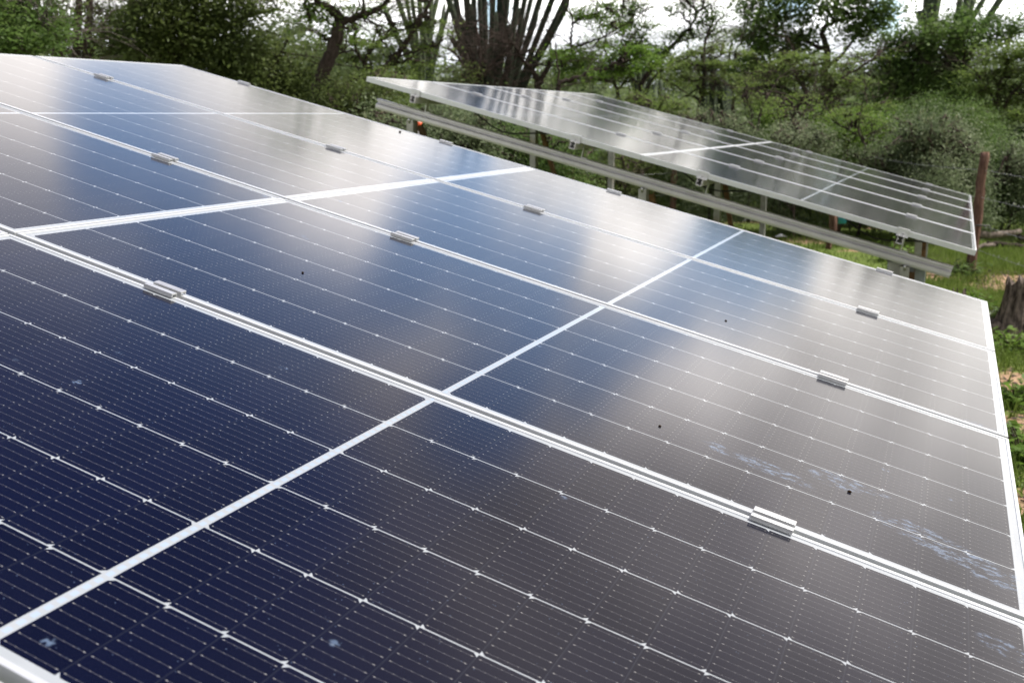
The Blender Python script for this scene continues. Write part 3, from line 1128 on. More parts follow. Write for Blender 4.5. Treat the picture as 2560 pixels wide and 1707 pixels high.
tree('leaning_acacia', 'leaning acacia with a long curved limb left of the far table', 18,
     [([(850, 260), (878, 212), (905, 195), (940, 180), (968, 165), (985, 143), (1010, 118), (1030, 80), (1052, 45), (1075, 5), (1100, -60)], .085, .022),
      ([(912, 200), (915, 150), (935, 120), (960, 95), (985, 60)], .04, .014), ([(910, 165), (895, 135), (885, 110), (878, 95)], .03, .010),
      ([(970, 166), (985, 164), (998, 158)], .02, .008), ([(960, 95), (1000, 78), (1040, 58)], .022, .01), ([(985, 143), (1040, 130), (1080, 118)], .02, .008)],
     [(890, 108, 55, 16), (950, 92, 60, 14), (880, 140, 45, 18), (930, 140, 45, 14), (1000, 150, 45, 14), (990, 60, 45, 16), (1050, 70, 50, 16), (1085, 120, 40, 18),
      (1040, 20, 45, 18), (930, 30, 55, 16), (880, 20, 35, 12), (1090, 60, 45, 16), (940, 185, 50, 16), (1060, 160, 45, 14), (1030, 180, 50, 16), (900, -10, 60, 14), (1000, -30, 70, 20), (1090, -80, 80, 24), (970, 118, 40, 10), (1110, 90, 26, 12)],
     L_ACACIA, B_DARK, size=.034, cover=1.7, clump=.15, flat=.25, up=.9, twigs=16)
cactus('columnar_cactus', 'pale slender cactus clump seen through the leaning acacia', 27, 1062,
       [(1030, 160, 962, 20), (1040, 150, 985, -30), (1045, 150, 1005, -60), (1050, 150, 1028, -20), (1058, 140, 1045, -70), (1064, 140, 1062, -40), (1070, 140, 1088, -70),
        (1075, 150, 1100, -30), (1080, 150, 1112, 10), (1068, 160, 1020, 60), (1078, 150, 1055, 60), (1085, 160, 1140, -40)], M_CACTUS2, r=.06)
cols = []
for tx, ty in [(1112, -30), (1128, -110), (1146, -150), (1160, -70), (1176, -190), (1192, -130), (1206, -210), (1222, -160), (1236, -90), (1250, -200), (1268, -150), (1284, -210), (1300, -130),
               (1318, -180), (1336, -140), (1356, -110), (1378, -90), (1404, -60), (1436, -50), (1424, 0), (1150, 40), (1240, 30), (1300, 20), (1345, 30), (1210, 80), (1124, 90), (1275, 60), (1178, 10)]:
    f = (tx - 1225) / 210
    cols.append((1222 + f * 105 + random.uniform(-5, 5), 205 - abs(f) * 22 + random.uniform(-10, 10), tx, ty))
cactus('columnar_cactus', 'huge dark many-armed cactus fanning out behind the high edge of the far table', 22, 1222, cols, M_CACTUS, r=.058)
tree('bare_tree', 'leafless brown twiggy tree in front of the huge cactus', 20,
     [([(1190, 250), (1195, 190), (1200, 120), (1190, 60)], .05, .02), ([(1195, 200), (1250, 140), (1290, 110)], .035, .012), ([(1195, 200), (1150, 150), (1120, 120)], .03, .012),
      ([(1240, 240), (1260, 190), (1285, 150), (1300, 130)], .03, .012)],
     [(1150, 190, 60, 30), (1110, 205, 35, 14)], L_OLIVE, B_TWIG, size=.03, cover=.7, clump=.15, twigs=105)
tree('gnarled_tree', 'gnarled open tree whose dark trunk forks low, right of the huge cactus', 20,
     [([(1345, 300), (1345, 225), (1340, 190), (1322, 168), (1300, 140), (1278, 100)], .085, .02),
      ([(1345, 215), (1360, 185), (1378, 150), (1400, 132), (1440, 118), (1478, 105), (1500, 98)], .055, .012),
      ([(1428, 118), (1428, 90), (1432, 60), (1425, 35), (1408, 10), (1400, -40)], .03, .010), ([(1320, 166), (1360, 162), (1395, 168)], .025, .008),
      ([(1376, 150), (1378, 110), (1370, 90)], .016, .006), ([(1432, 60), (1470, 42), (1520, 45), (1560, 20)], .022, .008), ([(1500, 98), (1530, 80), (1560, 60)], .014, .005)],
     [(1470, 28, 34, 20), (1450, 48, 26, 12), (1500, 45, 30, 12), (1405, 140, 30, 12), (1440, 135, 40, 14), (1480, 150, 40, 18), (1420, 170, 50, 20), (1385, 128, 24, 10), (1530, 70, 40, 16),
      (1520, 20, 40, 18), (1460, -50, 60, 24), (1560, -30, 60, 26), (1380, -60, 40, 18)],
     L_FRESH, B_DARK, size=.032, cover=2.2, clump=.14, flat=.4, twigs=26)
tree('low_limbed_tree', 'tree with one long low limb and vivid green tufts above the far table', 17,
     [([(1393, 300), (1395, 230), (1402, 207), (1440, 196), (1475, 180), (1510, 172), (1540, 160)], .05, .018), ([(1475, 180), (1500, 195), (1530, 205)], .018, .007), ([(1395, 225), (1392, 150), (1388, 110)], .018, .008),
      ([(1540, 160), (1570, 130), (1600, 110)], .018, .007)],
     [(1560, 140, 46, 26), (1600, 130, 36, 22), (1530, 170, 40, 18), (1575, 168, 42, 20), (1625, 150, 30, 18), (1500, 190, 36, 16)],
     L_FRESH, B_DARK, size=.030, cover=2.4, clump=.11, flat=.4, twigs=10)
tree('slender_tree', 'slender open-crowned tree leaning right against the white sky', 22,
     [([(1585, 310), (1590, 255), (1600, 215), (1625, 175), (1650, 150), (1690, 105), (1720, 75), (1740, 40), (1768, -10), (1790, -80)], .075, .014),
      ([(1600, 215), (1575, 190), (1560, 150), (1555, 90), (1580, 40)], .03, .01), ([(1690, 105), (1740, 95), (1770, 80)], .018, .006), ([(1740, 40), (1730, 0), (1700, -50)], .018, .006), ([(1600, 260), (1640, 185), (1665, 175)], .02, .008)],
     [(1690, 90, 24, 16), (1725, 82, 26, 12), (1665, 120, 30, 16), (1640, 138, 30, 20), (1780, 35, 26, 22), (1765, 50, 28, 14), (1720, 10, 36, 18), (1770, 80, 30, 12), (1580, 60, 30, 26), (1600, 20, 36, 22), (1560, 30, 30, 26),
      (1690, 30, 22, 10), (1600, 95, 30, 18), (1640, -40, 60, 26), (1760, -60, 60, 26), (1580, 120, 34, 18)],
     L_DARK, B_DARK, size=.036, cover=2.1, clump=.15, flat=.45, twigs=40)
cactus('columnar_cactus', 'short cactus clump rising behind the low limb over the far table', 25, 1596,
       [(1590, 235, 1575, 170), (1594, 235, 1590, 155), (1600, 235, 1604, 150), (1606, 240, 1616, 165), (1612, 240, 1628, 190), (1640, 260, 1642, 205), (1650, 262, 1652, 200)], M_CACTUS2, r=.07)
cactus('columnar_cactus', 'dark cactus clump standing in the scrub just above the far table edge', 23, 1808,
       [(1790, 280, 1776, 205), (1798, 280, 1790, 190), (1806, 280, 1806, 215), (1812, 285, 1815, 200), (1818, 285, 1824, 225), (1760, 262, 1757, 130), (1780, 260, 1778, 140)], M_CACTUS, r=.07)
tree('flat_acacia', 'flat-topped acacia with thin dark trunk in the gap right of the slender tree', 21,
     [([(1745, 345), (1748, 290), (1752, 250), (1762, 180), (1760, 120), (1770, 80)], .05, .016), ([(1752, 250), (1775, 230), (1790, 215)], .02, .008), ([(1750, 255), (1730, 238), (1700, 250)], .02, .008), ([(1762, 170), (1800, 140), (1840, 130)], .02, .007)],
     [(1730, 140, 50, 12), (1790, 125, 50, 12), (1740, 165, 50, 12), (1800, 160, 45, 14), (1720, 195, 55, 14), (1790, 195, 50, 14), (1690, 170, 40, 14), (1850, 130, 40, 12), (1760, 235, 40, 12)],
     L_ACACIA, B_DARK, size=.032, cover=1.8, clump=.13, flat=.2, up=.9, twigs=20)
tree('broadleaf_tree', 'tall broad-leaved tree with airy crown in the middle of the right-hand skyline', 25,
     [([(2048, 380), (2055, 300), (2070, 262), (2060, 200), (2068, 130), (2056, 80), (2085, 55), (2140, 40)], .15, .03), ([(2068, 130), (2000, 100), (1930, 90)], .05, .015), ([(2066, 170), (2110, 130), (2160, 60)], .05, .014),
      ([(2070, 262), (2100, 240), (2135, 228)], .06, .025), ([(2060, 210), (1990, 190), (1920, 170)], .05, .015)],
     [(1890, 60, 45, 45), (1945, 40, 60, 40), (1985, 80, 55, 40), (1900, 120, 55, 40), (1970, 130, 60, 36), (2050, 25, 60, 30), (2120, 30, 60, 28), (2190, 35, 50, 30), (2120, 75, 46, 24), (2020, 120, 34, 22),
      (2180, 80, 36, 26), (2225, 20, 34, 26), (1960, -20, 80, 34), (2080, -30, 90, 34), (1860, 20, 36, 30), (2200, -20, 60, 30), (1870, 170, 46, 30), (1945, 175, 46, 26), (2040, -80, 110, 34)],
     L_DARK, B_DARK, size=.052, cover=2.8, clump=.17, flat=.7, asp=.6, twigs=24)
tree('flat_acacia', 'wide yellowish-green acacia with layered pads in front of the tall broad-leaved tree', 21,
     [([(2030, 400), (2030, 330), (2020, 260), (2000, 200), (2010, 160)], .07, .02), ([(2025, 280), (2080, 215), (2150, 170), (2200, 140)], .04, .012), ([(2020, 260), (1950, 210), (1900, 180)], .035, .012), ([(2020, 240), (2000, 180), (1960, 150)], .03, .01),
      ([(2030, 300), (2100, 262), (2170, 268)], .025, .01)],
     [(1985, 140, 55, 14), (2050, 148, 60, 14), (1960, 165, 60, 16), (2030, 180, 65, 16), (2110, 165, 50, 14), (1920, 195, 55, 16), (2000, 205, 65, 16), (2080, 200, 55, 16), (1890, 225, 55, 16), (1960, 240, 60, 16), (2130, 205, 40, 20),
      (2050, 235, 50, 14), (2180, 140, 40, 12), (1900, 262, 50, 16), (2140, 280, 55, 14), (2200, 275, 40, 14), (1950, 280, 45, 16), (1840, 205, 34, 14)],
     L_ACACIA, B_TWIG, size=.034, cover=2.3, clump=.14, flat=.22, up=.9, twigs=40)
tree('dense_tree', 'dark spreading tree hung with foliage below the cactus tips at right', 24,
     [([(2290, 420), (2285, 320), (2270, 240), (2290, 150), (2310, 110)], .12, .03), ([(2280, 280), (2210, 210), (2160, 180)], .05, .015), ([(2275, 240), (2350, 170), (2420, 150)], .05, .015), ([(2350, 420), (2345, 320), (2360, 220)], .08, .025)],
     [(2260, 110, 60, 36), (2320, 90, 50, 30), (2230, 150, 50, 40), (2300, 170, 80, 46), (2370, 140, 55, 40), (2240, 200, 46, 40), (2390, 210, 55, 46), (2320, 220, 60, 36), (2210, 240, 50, 26), (2420, 270, 50, 40), (2250, 280, 60, 24), (2400, 90, 46, 34),
      (2440, 60, 46, 30), (2480, 100, 50, 34), (2360, 60, 40, 24), (2540, 70, 50, 24)],
     L_DARK, B_DARK, size=.046, cover=3.2, clump=.17, flat=.8, asp=.55, twigs=50)
cactus('columnar_cactus', 'cactus with short candelabra arms poking above the crowns at upper right', 26.5, 2330,
       [(2322, 100, 2328, -30), (2318, 95, 2308, 22), (2312, 70, 2297, 28), (2332, 100, 2345, -40), (2326, 60, 2318, -20), (2336, 60, 2352, -70)], M_CACTUS2, r=.072)
cactus('columnar_cactus', 'cactus with three long slanting arms against the sky at the upper right corner', 26, 2392,
       [(2375, 110, 2404, -40), (2385, 110, 2440, -30), (2392, 120, 2425, -70), (2412, 150, 2478, 40), (2420, 150, 2520, -30), (2400, 130, 2465, -10)], M_CACTUS2, r=.075)
tree('flat_acacia', 'pale feathery acacia at the right edge behind the brown fence post', 22,
     [([(2500, 440), (2505, 330), (2495, 240), (2520, 160)], .07, .02), ([(2500, 280), (2560, 200), (2620, 160)], .04, .012), ([(2500, 280), (2460, 210), (2440, 180)], .03, .01)],
     [(2500, 140, 60, 22), (2560, 130, 60, 24), (2530, 175, 60, 20), (2470, 185, 50, 18), (2580, 190, 50, 22), (2510, 215, 60, 20), (2450, 225, 40, 16), (2560, 240, 55, 20), (2500, 260, 50, 18), (2540, 290, 60, 20), (2620, 120, 70, 40), (2640, 220, 60, 40)],
     L_ACACIA, B_DARK, size=.036, cover=2.5, clump=.16, flat=.3, up=.8, twigs=24)
tree('feathery_tree', 'airy feathery tree farther back between the huge cactus and the slender tree', 29,
     [([(1540, 330), (1545, 250), (1530, 180), (1510, 120)], .08, .02), ([(1542, 230), (1600, 160), (1640, 120)], .04, .012), ([(1535, 200), (1480, 150), (1450, 120)], .03, .01)],
     [(1450, 150, 60, 22), (1520, 110, 60, 20), (1600, 125, 60, 20), (1660, 160, 60, 20), (1480, 190, 70, 22), (1580, 185, 70, 22), (1640, 200, 60, 22), (1540, 60, 50, 18), (1420, 205, 50, 20), (1700, 205, 50, 20), (1620, 70, 46, 16)],
     L_ACACIA, B_DARK, size=.04, cover=2.0, clump=.2, flat=.3, up=.7, twigs=30)
tree('feathery_tree', 'airy feathery tree farther back between the slender tree and the tall broad-leaved tree', 30,
     [([(1830, 340), (1832, 250), (1820, 160), (1835, 90)], .08, .02), ([(1830, 230), (1880, 170), (1930, 140)], .04, .012), ([(1828, 200), (1780, 150), (1740, 130)], .03, .01)],
     [(1830, 90, 50, 18), (1780, 120, 50, 18), (1880, 125, 55, 20), (1740, 165, 55, 20), (1820, 160, 60, 20), (1900, 165, 60, 20), (1770, 205, 60, 22), (1860, 205, 60, 22), (1720, 90, 40, 14), (1930, 200, 60, 22)],
     L_ACACIA, B_DARK, size=.04, cover=2.0, clump=.2, flat=.3, up=.7, twigs=30)
tree('feathery_tree', 'airy feathery tree farther back behind the forked trunk and the leaning acacia', 27,
     [([(930, 330), (935, 240), (925, 150), (940, 80)], .08, .02), ([(932, 220), (880, 150), (840, 110)], .04, .012), ([(932, 200), (990, 140), (1020, 90)], .03, .01)],
     [(940, 70, 60, 18), (880, 100, 60, 18), (1000, 100, 50, 18), (840, 140, 60, 20), (920, 145, 70, 20), (990, 160, 60, 20), (870, 190, 70, 22), (960, 200, 60, 22), (760, 120, 50, 24), (740, 60, 60, 26), (690, 90, 50, 24)],
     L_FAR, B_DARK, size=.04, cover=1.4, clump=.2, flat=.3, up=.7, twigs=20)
for lab, D, lim, bl in [
    ('thin dark sapling leaning right below the wide acacia', 17.5, [([(1955, 400), (1960, 340), (1972, 315), (1990, 280), (2005, 250)], .022, .010)], [(1960, 255, 50, 12), (2010, 245, 46, 12), (1935, 275, 40, 10)]),
    ('slim bent sapling under the flat pads left of the grey shrubs', 17, [([(2165, 430), (2162, 385), (2155, 345), (2135, 310), (2115, 290)], .026, .010)], [(2110, 285, 50, 10), (2160, 295, 46, 10), (2080, 300, 36, 10)]),
    ('small many-stemmed acacia just above the far table', 18.5, [([(1880, 400), (1882, 330), (1875, 270), (1860, 235)], .03, .010), ([(1890, 340), (1905, 270), (1920, 240)], .025, .01)], [(1860, 240, 46, 14), (1915, 245, 46, 14), (1885, 215, 46, 12)])]:
    tree('sapling', lab, D, lim, bl, L_ACACIA, B_DARK, size=.03, cover=1.5, clump=.12, flat=.22, up=.9, twigs=10, group='thin saplings in the scrub')


def shrub(label, D, blobs, leaf, size=.024, cover=2.3, clump=.12, heads=0, group='shrubs along the fence', asp=.45):
    cx = sum(b[0] for b in blobs) / len(blobs)
    cy = max(b[1] for b in blobs)
    gy = 288 + FPX * 1.85 / D
    wx = max(abs(b[0] - cx) + b[2] for b in blobs)
    for b in list(blobs):                     # ragged sprays breaking the outline
        for _ in range(6):
            a = rng.uniform(-.2, math.pi + .2)
            k = rng.uniform(.75, 1.25)
            blobs = list(blobs) + [(b[0] + math.cos(a) * b[2] * k, b[1] - math.sin(a) * b[3] * k, b[2] * rng.uniform(.10, .28), b[3] * rng.uniform(.15, .38))]
    blobs = list(blobs) + [(cx + dx_ * wx * .6, (cy + gy) / 2, wx * .5, max(14, (gy - cy) * .55)) for dx_ in (-1, 0, 1)]
    t = tree('shrub', label, D, [([(cx, cy + 10), (cx + 4, cy - 10)], .02, .01), ([(cx, cy + 20), (cx + 25, cy - 15)], .015, .006), ([(cx, cy + 20), (cx - 25, cy - 15)], .015, .006)],
             blobs, leaf, B_TWIG, size=size, cover=cover, clump=clump, flat=.9, cat='shrub', group=group, asp=asp, up=.3, shell=.45)
    if heads:
        foot = np.array(t.location)
        for _ in range(int(heads * .7)):
            b = blobs[rng.integers(len(blobs))]
            p = at(b[0] + rng.uniform(-1, 1) * b[2], b[1] - b[3] * rng.uniform(.5, 1.0), D - .3)
            m = MB()
            m.tube([p, p + (rng.uniform(-.03, .03), rng.uniform(-.03, .03), .07)], [.009, .003], 5)
            m.build('seed_head', L_STRAW, t, origin=foot)
    return t


shrub('soft dark bush below the leaning acacia, left of the far table', 15.5, [(850, 250, 60, 45), (900, 265, 50, 40), (800, 280, 50, 40), (950, 235, 45, 30), (870, 300, 70, 40)], L_OLIVE, cover=2.6)
shrub('yellow-green bush showing between the high end of the table and its beam', 16.5, [(960, 215, 40, 22), (1010, 225, 50, 26), (940, 230, 40, 20)], L_ACACIA)
shrub('grey leafy shrub under the high end of the far table', 12.6, [(960, 330, 60, 50), (1060, 320, 60, 60), (1010, 380, 70, 50)], L_GREY, heads=10)
shrub('grey leafy shrub with pale tips beneath the left half of the far table', 13, [(1140, 320, 60, 45), (1200, 350, 65, 60), (1120, 390, 70, 50)], L_GREY, heads=16)
shrub('dark green shrub beneath the middle of the far table', 13.6, [(1290, 360, 60, 40), (1370, 390, 60, 46), (1320, 420, 80, 50), (1430, 400, 50, 46)], L_DARK)
shrub('brownish straggly shrub behind the wide middle post', 17.5, [(1500, 440, 60, 40), (1580, 430, 50, 40), (1540, 480, 70, 40)], L_OLIVE, cover=1.5)
shrub('low green bush under the right half of the far table', 22.5, [(1680, 450, 60, 26), (1760, 462, 50, 20), (1720, 440, 70, 22)], L_DARK)
shrub('low weedy bush close to the ground left of the broken stake', 22, [(1860, 465, 60, 22), (1950, 475, 55, 20), (1800, 470, 50, 18)], L_DARK, cover=1.8)
shrub('sunlit olive scrub just over the left part of the far table top', 19, [(1640, 275, 60, 22), (1700, 295, 55, 22), (1590, 260, 40, 16)], L_ACACIA, heads=6)
shrub('pale scrub bush at the middle of the far table top edge', 17.5, [(1780, 315, 50, 22), (1840, 330, 50, 24), (1730, 305, 40, 16)], L_GREY, heads=14)
shrub('silver-grey shrub left of the red-topped fence post', 16.5, [(2000, 340, 50, 24), (2040, 365, 50, 24), (1960, 350, 40, 20)], L_GREY, heads=14)
shrub('leafy green bush behind the red-topped fence post', 18, [(2140, 335, 60, 30), (2200, 330, 50, 26), (2090, 360, 40, 26)], L_FRESH, cover=2.0)
shrub('large rounded grey-green shrub topped with pale seed heads', 16.5, [(2300, 335, 60, 36), (2360, 350, 60, 40), (2400, 390, 50, 46), (2270, 360, 50, 30)], L_GREY, heads=50, cover=2.8)
shrub('broad green shrub with cream tips right behind the low corner of the far table', 17, [(2230, 420, 70, 40), (2310, 410, 60, 46), (2360, 450, 60, 50), (2280, 460, 80, 40), (2170, 410, 50, 30), (2400, 470, 40, 50)], L_GREY, heads=40, cover=2.8)
shrub('dark leafy bush right of the brown fence post', 18.5, [(2520, 390, 50, 40), (2560, 430, 50, 50), (2490, 440, 40, 40), (2530, 490, 60, 40)], L_DARK, cover=2.6)
shrub('grey-leaved bush against the right edge behind the wire', 18, [(2550, 400, 40, 40), (2500, 470, 36, 40), (2580, 470, 50, 50)], L_GREY, cover=1.6)
shrub('bright scrub in the opening below the dark spreading tree', 19.5, [(2080, 310, 60, 26), (2000, 300, 60, 26), (2160, 320, 50, 22), (1920, 300, 50, 20)], L_FRESH, cover=2.2)
shrub('shadowed scrub at the foot of the dark spreading tree', 20, [(2330, 290, 80, 36), (2430, 320, 60, 40), (2240, 310, 60, 26)], L_DARK, cover=2.6)

# far wood: one mass of scrub beyond the trees that can be told apart
V = []
for i in range(300):
    az = rng.uniform(-35, 35)
    D = rng.uniform(32, 60)
    x = 1280 - math.tan(R(az)) * FPX
    h = rng.uniform(2.0, 4.0) * (D / 42) + (1.6 if az > 8 else 0)
    c = at(x, 288, D)
    c[2] = h * .55
    pts, _ = blob_points(c, np.array([2.4, 2.0, h * .55]), 900, .38, .6, .4)
    V.append(pts[pts[:, 2] > 0])
V = np.concatenate(V)
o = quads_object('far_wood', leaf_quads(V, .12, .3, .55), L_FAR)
tag(o, 'hazy mass of far scrub wood behind the trees', 'wood', kind='stuff')

# ------------------------------------------------------------------ wire fence
FP = [(at(2560 + 420, 288, 10.2), 1.45, (.03, 0)), (ground_at(2425, 687), 1.42, (.05, .02)), (at(2112, 288, 17.5), 1.50, (.06, 0)), (at(1690, 288, 16.8), 1.5, (0, .02)),
      (at(1425, 288, 16.0), 1.6, (.03, 0)), (at(1074, 288, 14.4), 1.78, (.02, 0)), (at(936, 288, 13.2), 1.93, (.10, 0)), (at(620, 288, 12.4), 1.8, (0, 0)), (at(200, 288, 12.0), 1.8, (0, 0))]
fr = empty('wire_fence', (FP[1][0][0], FP[1][0][1], 0))
tag(fr, 'barbed wire fence on rough brown wooden posts behind the solar tables', 'fence')
fo = np.array(fr.location)
tops = []
for i, (b, h, lean) in enumerate(FP):
    b = np.array([b[0], b[1], 0])
    d = RIGHT * lean[0] + FWD * lean[1]
    P = [b + (0, 0, -.3), b, b + d * .35 + (0, 0, h * .4), b + d * .8 + (0, 0, h * .75), b + d + (0, 0, h)]
    m = MB()
    rr = .058 if i == 1 else .05
    m.tube(smooth_poly(P, 4, .006), np.linspace(rr * 1.05, rr * .88, 17), 10, wob=.05)
    m.build('fence_post', B_POST, fr, origin=fo)
    tops.append((b, d, h))
for k, fz in enumerate((.22, .42, .64, .86)):
    m = MB()
    for i in range(len(tops) - 1):
        (b0, d0, h0), (b1, d1, h1) = tops[i], tops[i + 1]
        a = b0 + d0 * fz + np.array([0, 0, h0 * fz]) - FWD * .055
        c = b1 + d1 * fz + np.array([0, 0, h1 * fz]) - FWD * .055
        pts = [a * (1 - t) + c * t - np.array([0, 0, .05 * math.sin(math.pi * t)]) for t in np.linspace(0, 1, 9)]
        m.tube(pts, .0024, 5)
        L_ = np.linalg.norm(c - a)
        for t in np.arange(.1, L_, .14) / L_:
            q = a * (1 - t) + c * t - np.array([0, 0, .05 * math.sin(math.pi * t)])
            e = rng.normal(size=3) * .018
            m.tube([q - e, q + e], .0018, 3)
    m.build('barbed_wire', M_WIRE, fr, origin=fo)

# broken stake hanging in the wires
bs = at(2072, 560, 13.4)
b_ = MB()
b_.tube(smooth_poly([at(2082, 520, 13.4), at(2080, 575, 13.4), at(2072, 600, 13.4), at(2070, 622, 13.4)], 4, .006), np.linspace(.05, .035, 13), 9, wob=.08)
g0 = at(2072, 622, 13.4)
o = b_.build('broken_stake', B_POST, None)
tag(o, 'short dark broken stake standing in the grass below the far beam', 'stake')

# teal plastic scrap by the stake
b_ = MB()
c0 = at(2106, 545, 14.0)
c0[2] = max(c0[2], .1)
b_.tube([c0 + (0, 0, -.07), c0 + (0, 0, .05), c0 + (0, 0, .075)], [.05, .055, .02], 10)
b_.tube([c0 + (.05, 0, .02), c0 + (.09, 0, 0), c0 + (.05, 0, -.04)], .008, 6)
o = b_.build('plastic_jug', M_TEAL)
tag(o, 'teal plastic jug hung beside the broken stake', 'jug')

# ------------------------------------------------------------------ stumps, logs, litter
def stump(label, x, D, w, h, splinters, lean=0):
    foot = at(x, 288, D)
    foot[2] = 0
    n, nr = 44, 14
    ph = rng.uniform(0, 6, 6)
    ridge = rng.normal(size=n) * .05
    ragged = np.convolve(np.tile(rng.normal(size=n), 3), [.25, .5, .25], 'same')[n:2 * n] * .09 * splinters
    Vv = []
    for j in range(nr):
        t = j / (nr - 1)
        flare = .80 + .75 * (1 - t) ** 3.2
        for i in range(n):
            a = 2 * math.pi * i / n
            lob = 1 + .16 * math.sin(3 * a + ph[0]) * (1.2 - t) + .08 * math.sin(5 * a + ph[1] + t) + ridge[i] + .02 * rng.normal()
            z = -.06 + (h + .06) * t + (ragged[i] * h if j >= nr - 2 else 0)
            Vv.append(np.array([math.cos(a), math.sin(a), 0]) * w * flare * lob + np.array([0, 0, z]) + RIGHT * lean * h * t * .25)
    F = [(j * n + i, j * n + (i + 1) % n, (j + 1) * n + (i + 1) % n, (j + 1) * n + i) for j in range(nr - 1) for i in range(n)]
    # hollow, broken heart wood
    k = len(Vv)
    for i in range(n):
        a = 2 * math.pi * i / n
        Vv.append(np.array([math.cos(a), math.sin(a), 0]) * w * .45 + np.array([0, 0, h * (.86 + .05 * rng.normal())]) + RIGHT * lean * h * .25)
    F += [((nr - 1) * n + i, (nr - 1) * n + (i + 1) % n, k + (i + 1) % n, k + i) for i in range(n)]
    Vv.append(np.array([0, 0, h * .72]) + RIGHT * lean * h * .25)
    F += [(k + i, k + (i + 1) % n, k + n) for i in range(n)]
    m = MB()
    m.add(np.array(Vv), F, False)
    for s_ in range(5):
        a = rng.uniform(0, 6.28)
        d = np.array([math.cos(a), math.sin(a), 0])
        m.tube(smooth_poly([d * w * .9 + (0, 0, .12), d * w * 1.6 + (0, 0, .05), d * w * 2.3 + rng.normal(size=3) * .03, d * w * 2.8 + (0, 0, -.07)], 3), np.linspace(w * .34, .015, 10), 7, wob=.12)
    o = m.build('tree_stump', B_STUMP)
    o.location = foot
    tag(o, label, 'tree stump')
    return o


stump('large weathered grey tree stump cut by the right edge of the view', 2586, 9.7, .15, .47, 1.1, .35)
stump('small dark splintered stump in the grass beyond the low corner of the panels', 2452, 10.4, .075, .25, 2.4, -.8)

for k, (x, y, L_, r, az, lab) in enumerate([(2490, 598, .75, .055, 10, 'thick fallen log lying on top of the brush heap'), (2525, 612, .6, .05, 160, 'short dark log under the thick one in the brush heap'),
                                             (2460, 618, .45, .035, 30, 'thin crooked branch at the left end of the brush heap'), (2545, 590, .5, .045, 80, 'end-on dark log at the back of the brush heap')]):
    c = ground_at(x, y, .08)
    c[2] = .06 + (.1 if k == 0 else 0)
    d = RIGHT * math.cos(R(az)) + FWD * math.sin(R(az))
    m = MB()
    P = smooth_poly([c - d * L_ / 2, c + rng.normal(size=3) * .03, c + d * L_ / 2 + np.array([0, 0, .03])], 4, .01)
    m.tube(P, np.linspace(r, r * .7, len(P)), 9, wob=.08)
    o = m.build('fallen_log', B_STUMP if k % 2 == 0 else B_DARK)
    tag(o, lab, 'log', 'logs in the brush heap')
for k, (x, y, lab) in enumerate([(1952, 592, 'white scrap of litter in the grass left of the broken stake'), (1868, 552, 'pale scrap of litter under the far beam'), (2490, 785, 'small pale stone on the bare soil beside the large stump')]):
    c = ground_at(x, y, .03)
    m = MB()
    vv = [c + RIGHT * a + FWD * b + np.array([0, 0, z]) for a, b, z in [(-.10, -.03, 0), (.02, -.05, .01), (.10, .0, 0), (.05, .05, .02), (-.06, .05, .01), (0, 0, .05)]]
    m.add(np.array(vv), [(0, 1, 5), (1, 2, 5), (2, 3, 5), (3, 4, 5), (4, 0, 5), (4, 3, 2, 1, 0)])
    o = m.build('litter_scrap' if k < 2 else 'stone', M_LITTER)
    tag(o, lab, 'litter' if k < 2 else 'stone')


# weeds near the panels
def weed(label, x, y, h, w, n, leaf=L_FRESH, size=.03):
    g = ground_at(x, y)
    root = empty('leafy_weed', (g[0], g[1], 0))
    tag(root, label, 'weed', 'leafy weeds in the grass')
    m = MB()
    pts = []
    for i in range(n):
        a, r = rng.uniform(0, 6.28), w * math.sqrt(rng.uniform(0, 1))
        e = np.array([math.cos(a) * r, math.sin(a) * r, h * rng.uniform(.5, 1) * (1 - .5 * r / w)])
        m.tube([(0, 0, -.02), e * (.4, .4, .6), e], [.005, .004, .002], 4)
        for t in np.linspace(.3, 1, 14):
            pts.append(e * (t, t, .3 * t + .7 * t * t) + rng.normal(size=3) * .03)
    m.build('stem', B_TWIG, root)
    quads_object('foliage', leaf_quads(np.array(pts), size, .8, .55), leaf, root)


weed('broad leafy weed just beyond the low corner of the far table', 2235, 655, .32, .3, 34)
weed('dark leafy weed by the foot of the brown fence post', 2400, 690, .25, .3, 26, L_DARK)
weed('leafy weed at the foot of the small splintered stump', 2440, 770, .22, .22, 26)
weed('low weed in front of the large stump', 2520, 800, .2, .25, 24, L_DARK)
weed('clump of weeds beside the bare soil below the stumps', 2530, 880, .2, .35, 44)
weed('weed clump on the soil strip beside the second panel row', 2535, 1010, .18, .25, 34)
weed('broad weed clump beside the third panel row at the right edge', 2550, 1140, .22, .3, 44)

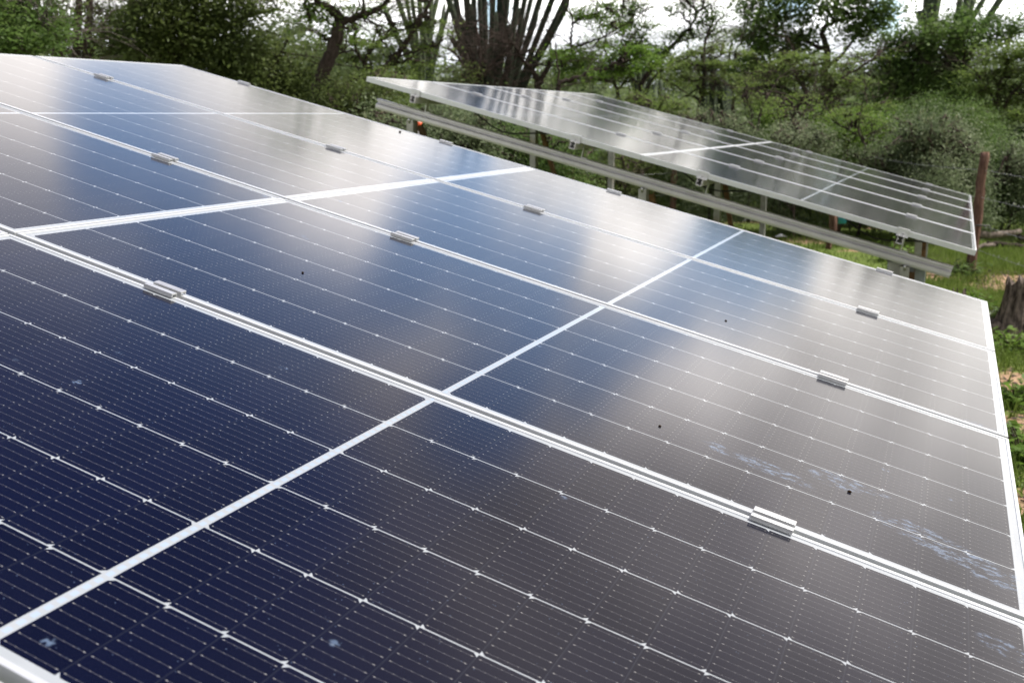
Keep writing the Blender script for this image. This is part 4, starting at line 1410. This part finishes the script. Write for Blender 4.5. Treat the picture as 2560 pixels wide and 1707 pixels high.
# grass: too many blades to count
cand = np.concatenate([np.stack([rng.uniform(-9, 6, 150000), rng.uniform(1.5, 26, 150000)], 1),
                       np.stack([rng.uniform(.2, 4.2, 130000), rng.uniform(3, 15, 130000)], 1)])
patch = np.sin(cand[:, 0] * 1.7 + 1.2 * np.sin(cand[:, 1] * .9)) + np.sin(cand[:, 1] * 1.45 + cand[:, 0] * .6) + .8 * rng.normal(size=len(cand))
keep = (patch > -1.0) & (rng.random(len(cand)) < np.clip(1.15 - cand[:, 1] / 60, .3, 1))
for c_, r_ in SOIL:
    keep &= (np.hypot(cand[:, 0] - c_[0], cand[:, 1] - c_[1]) > r_ * (1 + .25 * rng.normal(size=len(cand)))) | (rng.random(len(cand)) < .04)
c = cand[keep]
nb = len(c)
hh = rng.uniform(.04, .13, nb)
aa = rng.uniform(0, 6.28, nb)
ww = rng.uniform(.004, .011, nb)
dx, dy = np.cos(aa) * ww, np.sin(aa) * ww
lx, ly = rng.normal(size=nb) * .05, rng.normal(size=nb) * .05
z0 = np.full(nb, -.03)
V = np.stack([np.stack([c[:, 0] - dx, c[:, 1] - dy, z0], 1), np.stack([c[:, 0] + dx, c[:, 1] + dy, z0], 1), np.stack([c[:, 0] + lx, c[:, 1] + ly, hh], 1)], 1).reshape(-1, 3)
o = quads_object('grass', V, L_GRASS, per=3)
tag(o, 'short green grass growing in patches on the sandy ground', 'grass', kind='stuff')

# leaf litter and crumbs of soil
lc = np.concatenate([np.stack([rng.uniform(.3, 4.2, 9000), rng.uniform(3, 15, 9000)], 1), np.stack([rng.uniform(-5, 3, 3000), rng.uniform(10, 22, 3000)], 1)])
lz = np.full(len(lc), .02) + .03 * np.sin(lc[:, 0] * 1.3 + 1) * np.cos(lc[:, 1] * .9) + .02 * np.sin(lc[:, 0] * 2.7 + lc[:, 1] * 1.9)
o = quads_object('leaf_litter', leaf_quads(np.stack([lc[:, 0], lc[:, 1], lz], 1), .022, 1.2, .6), B_TWIG)
tag(o, 'dry leaf litter and crumbs strewn over the bare soil', 'leaf litter', kind='stuff')

# seeds and insects lying on the glass of the close table
for lab, x, y, s in [('black seed on the third-row glass left of its middle', 757, 681, .0035), ('dark speck of a seed on the third row near the low end', 1650, 1064, .0032), ('small black seed on the second row from the far edge, right half', 1815, 801, .0036),
                     ('brown beetle-like seed beside the pale smears', 2124, 1228, .0042), ('brown seed on the high rim of the farthest row', 1000, 330, .007)]:
    d = ray(x, y)
    t = ((P0 - CAM) @ EN) / (d @ EN)
    g = CAM + d * t + EN * (s * .45 - .0019)
    m = MB()
    m.tube([g - EU * s, g - EU * s * .4, g + EU * s * .5, g + EU * s], [s * .2, s * .6, s * .6, s * .15], 7)
    o = m.build('seed', M_SEED)
    tag(o, lab, 'seed', 'seeds lying on the glass')
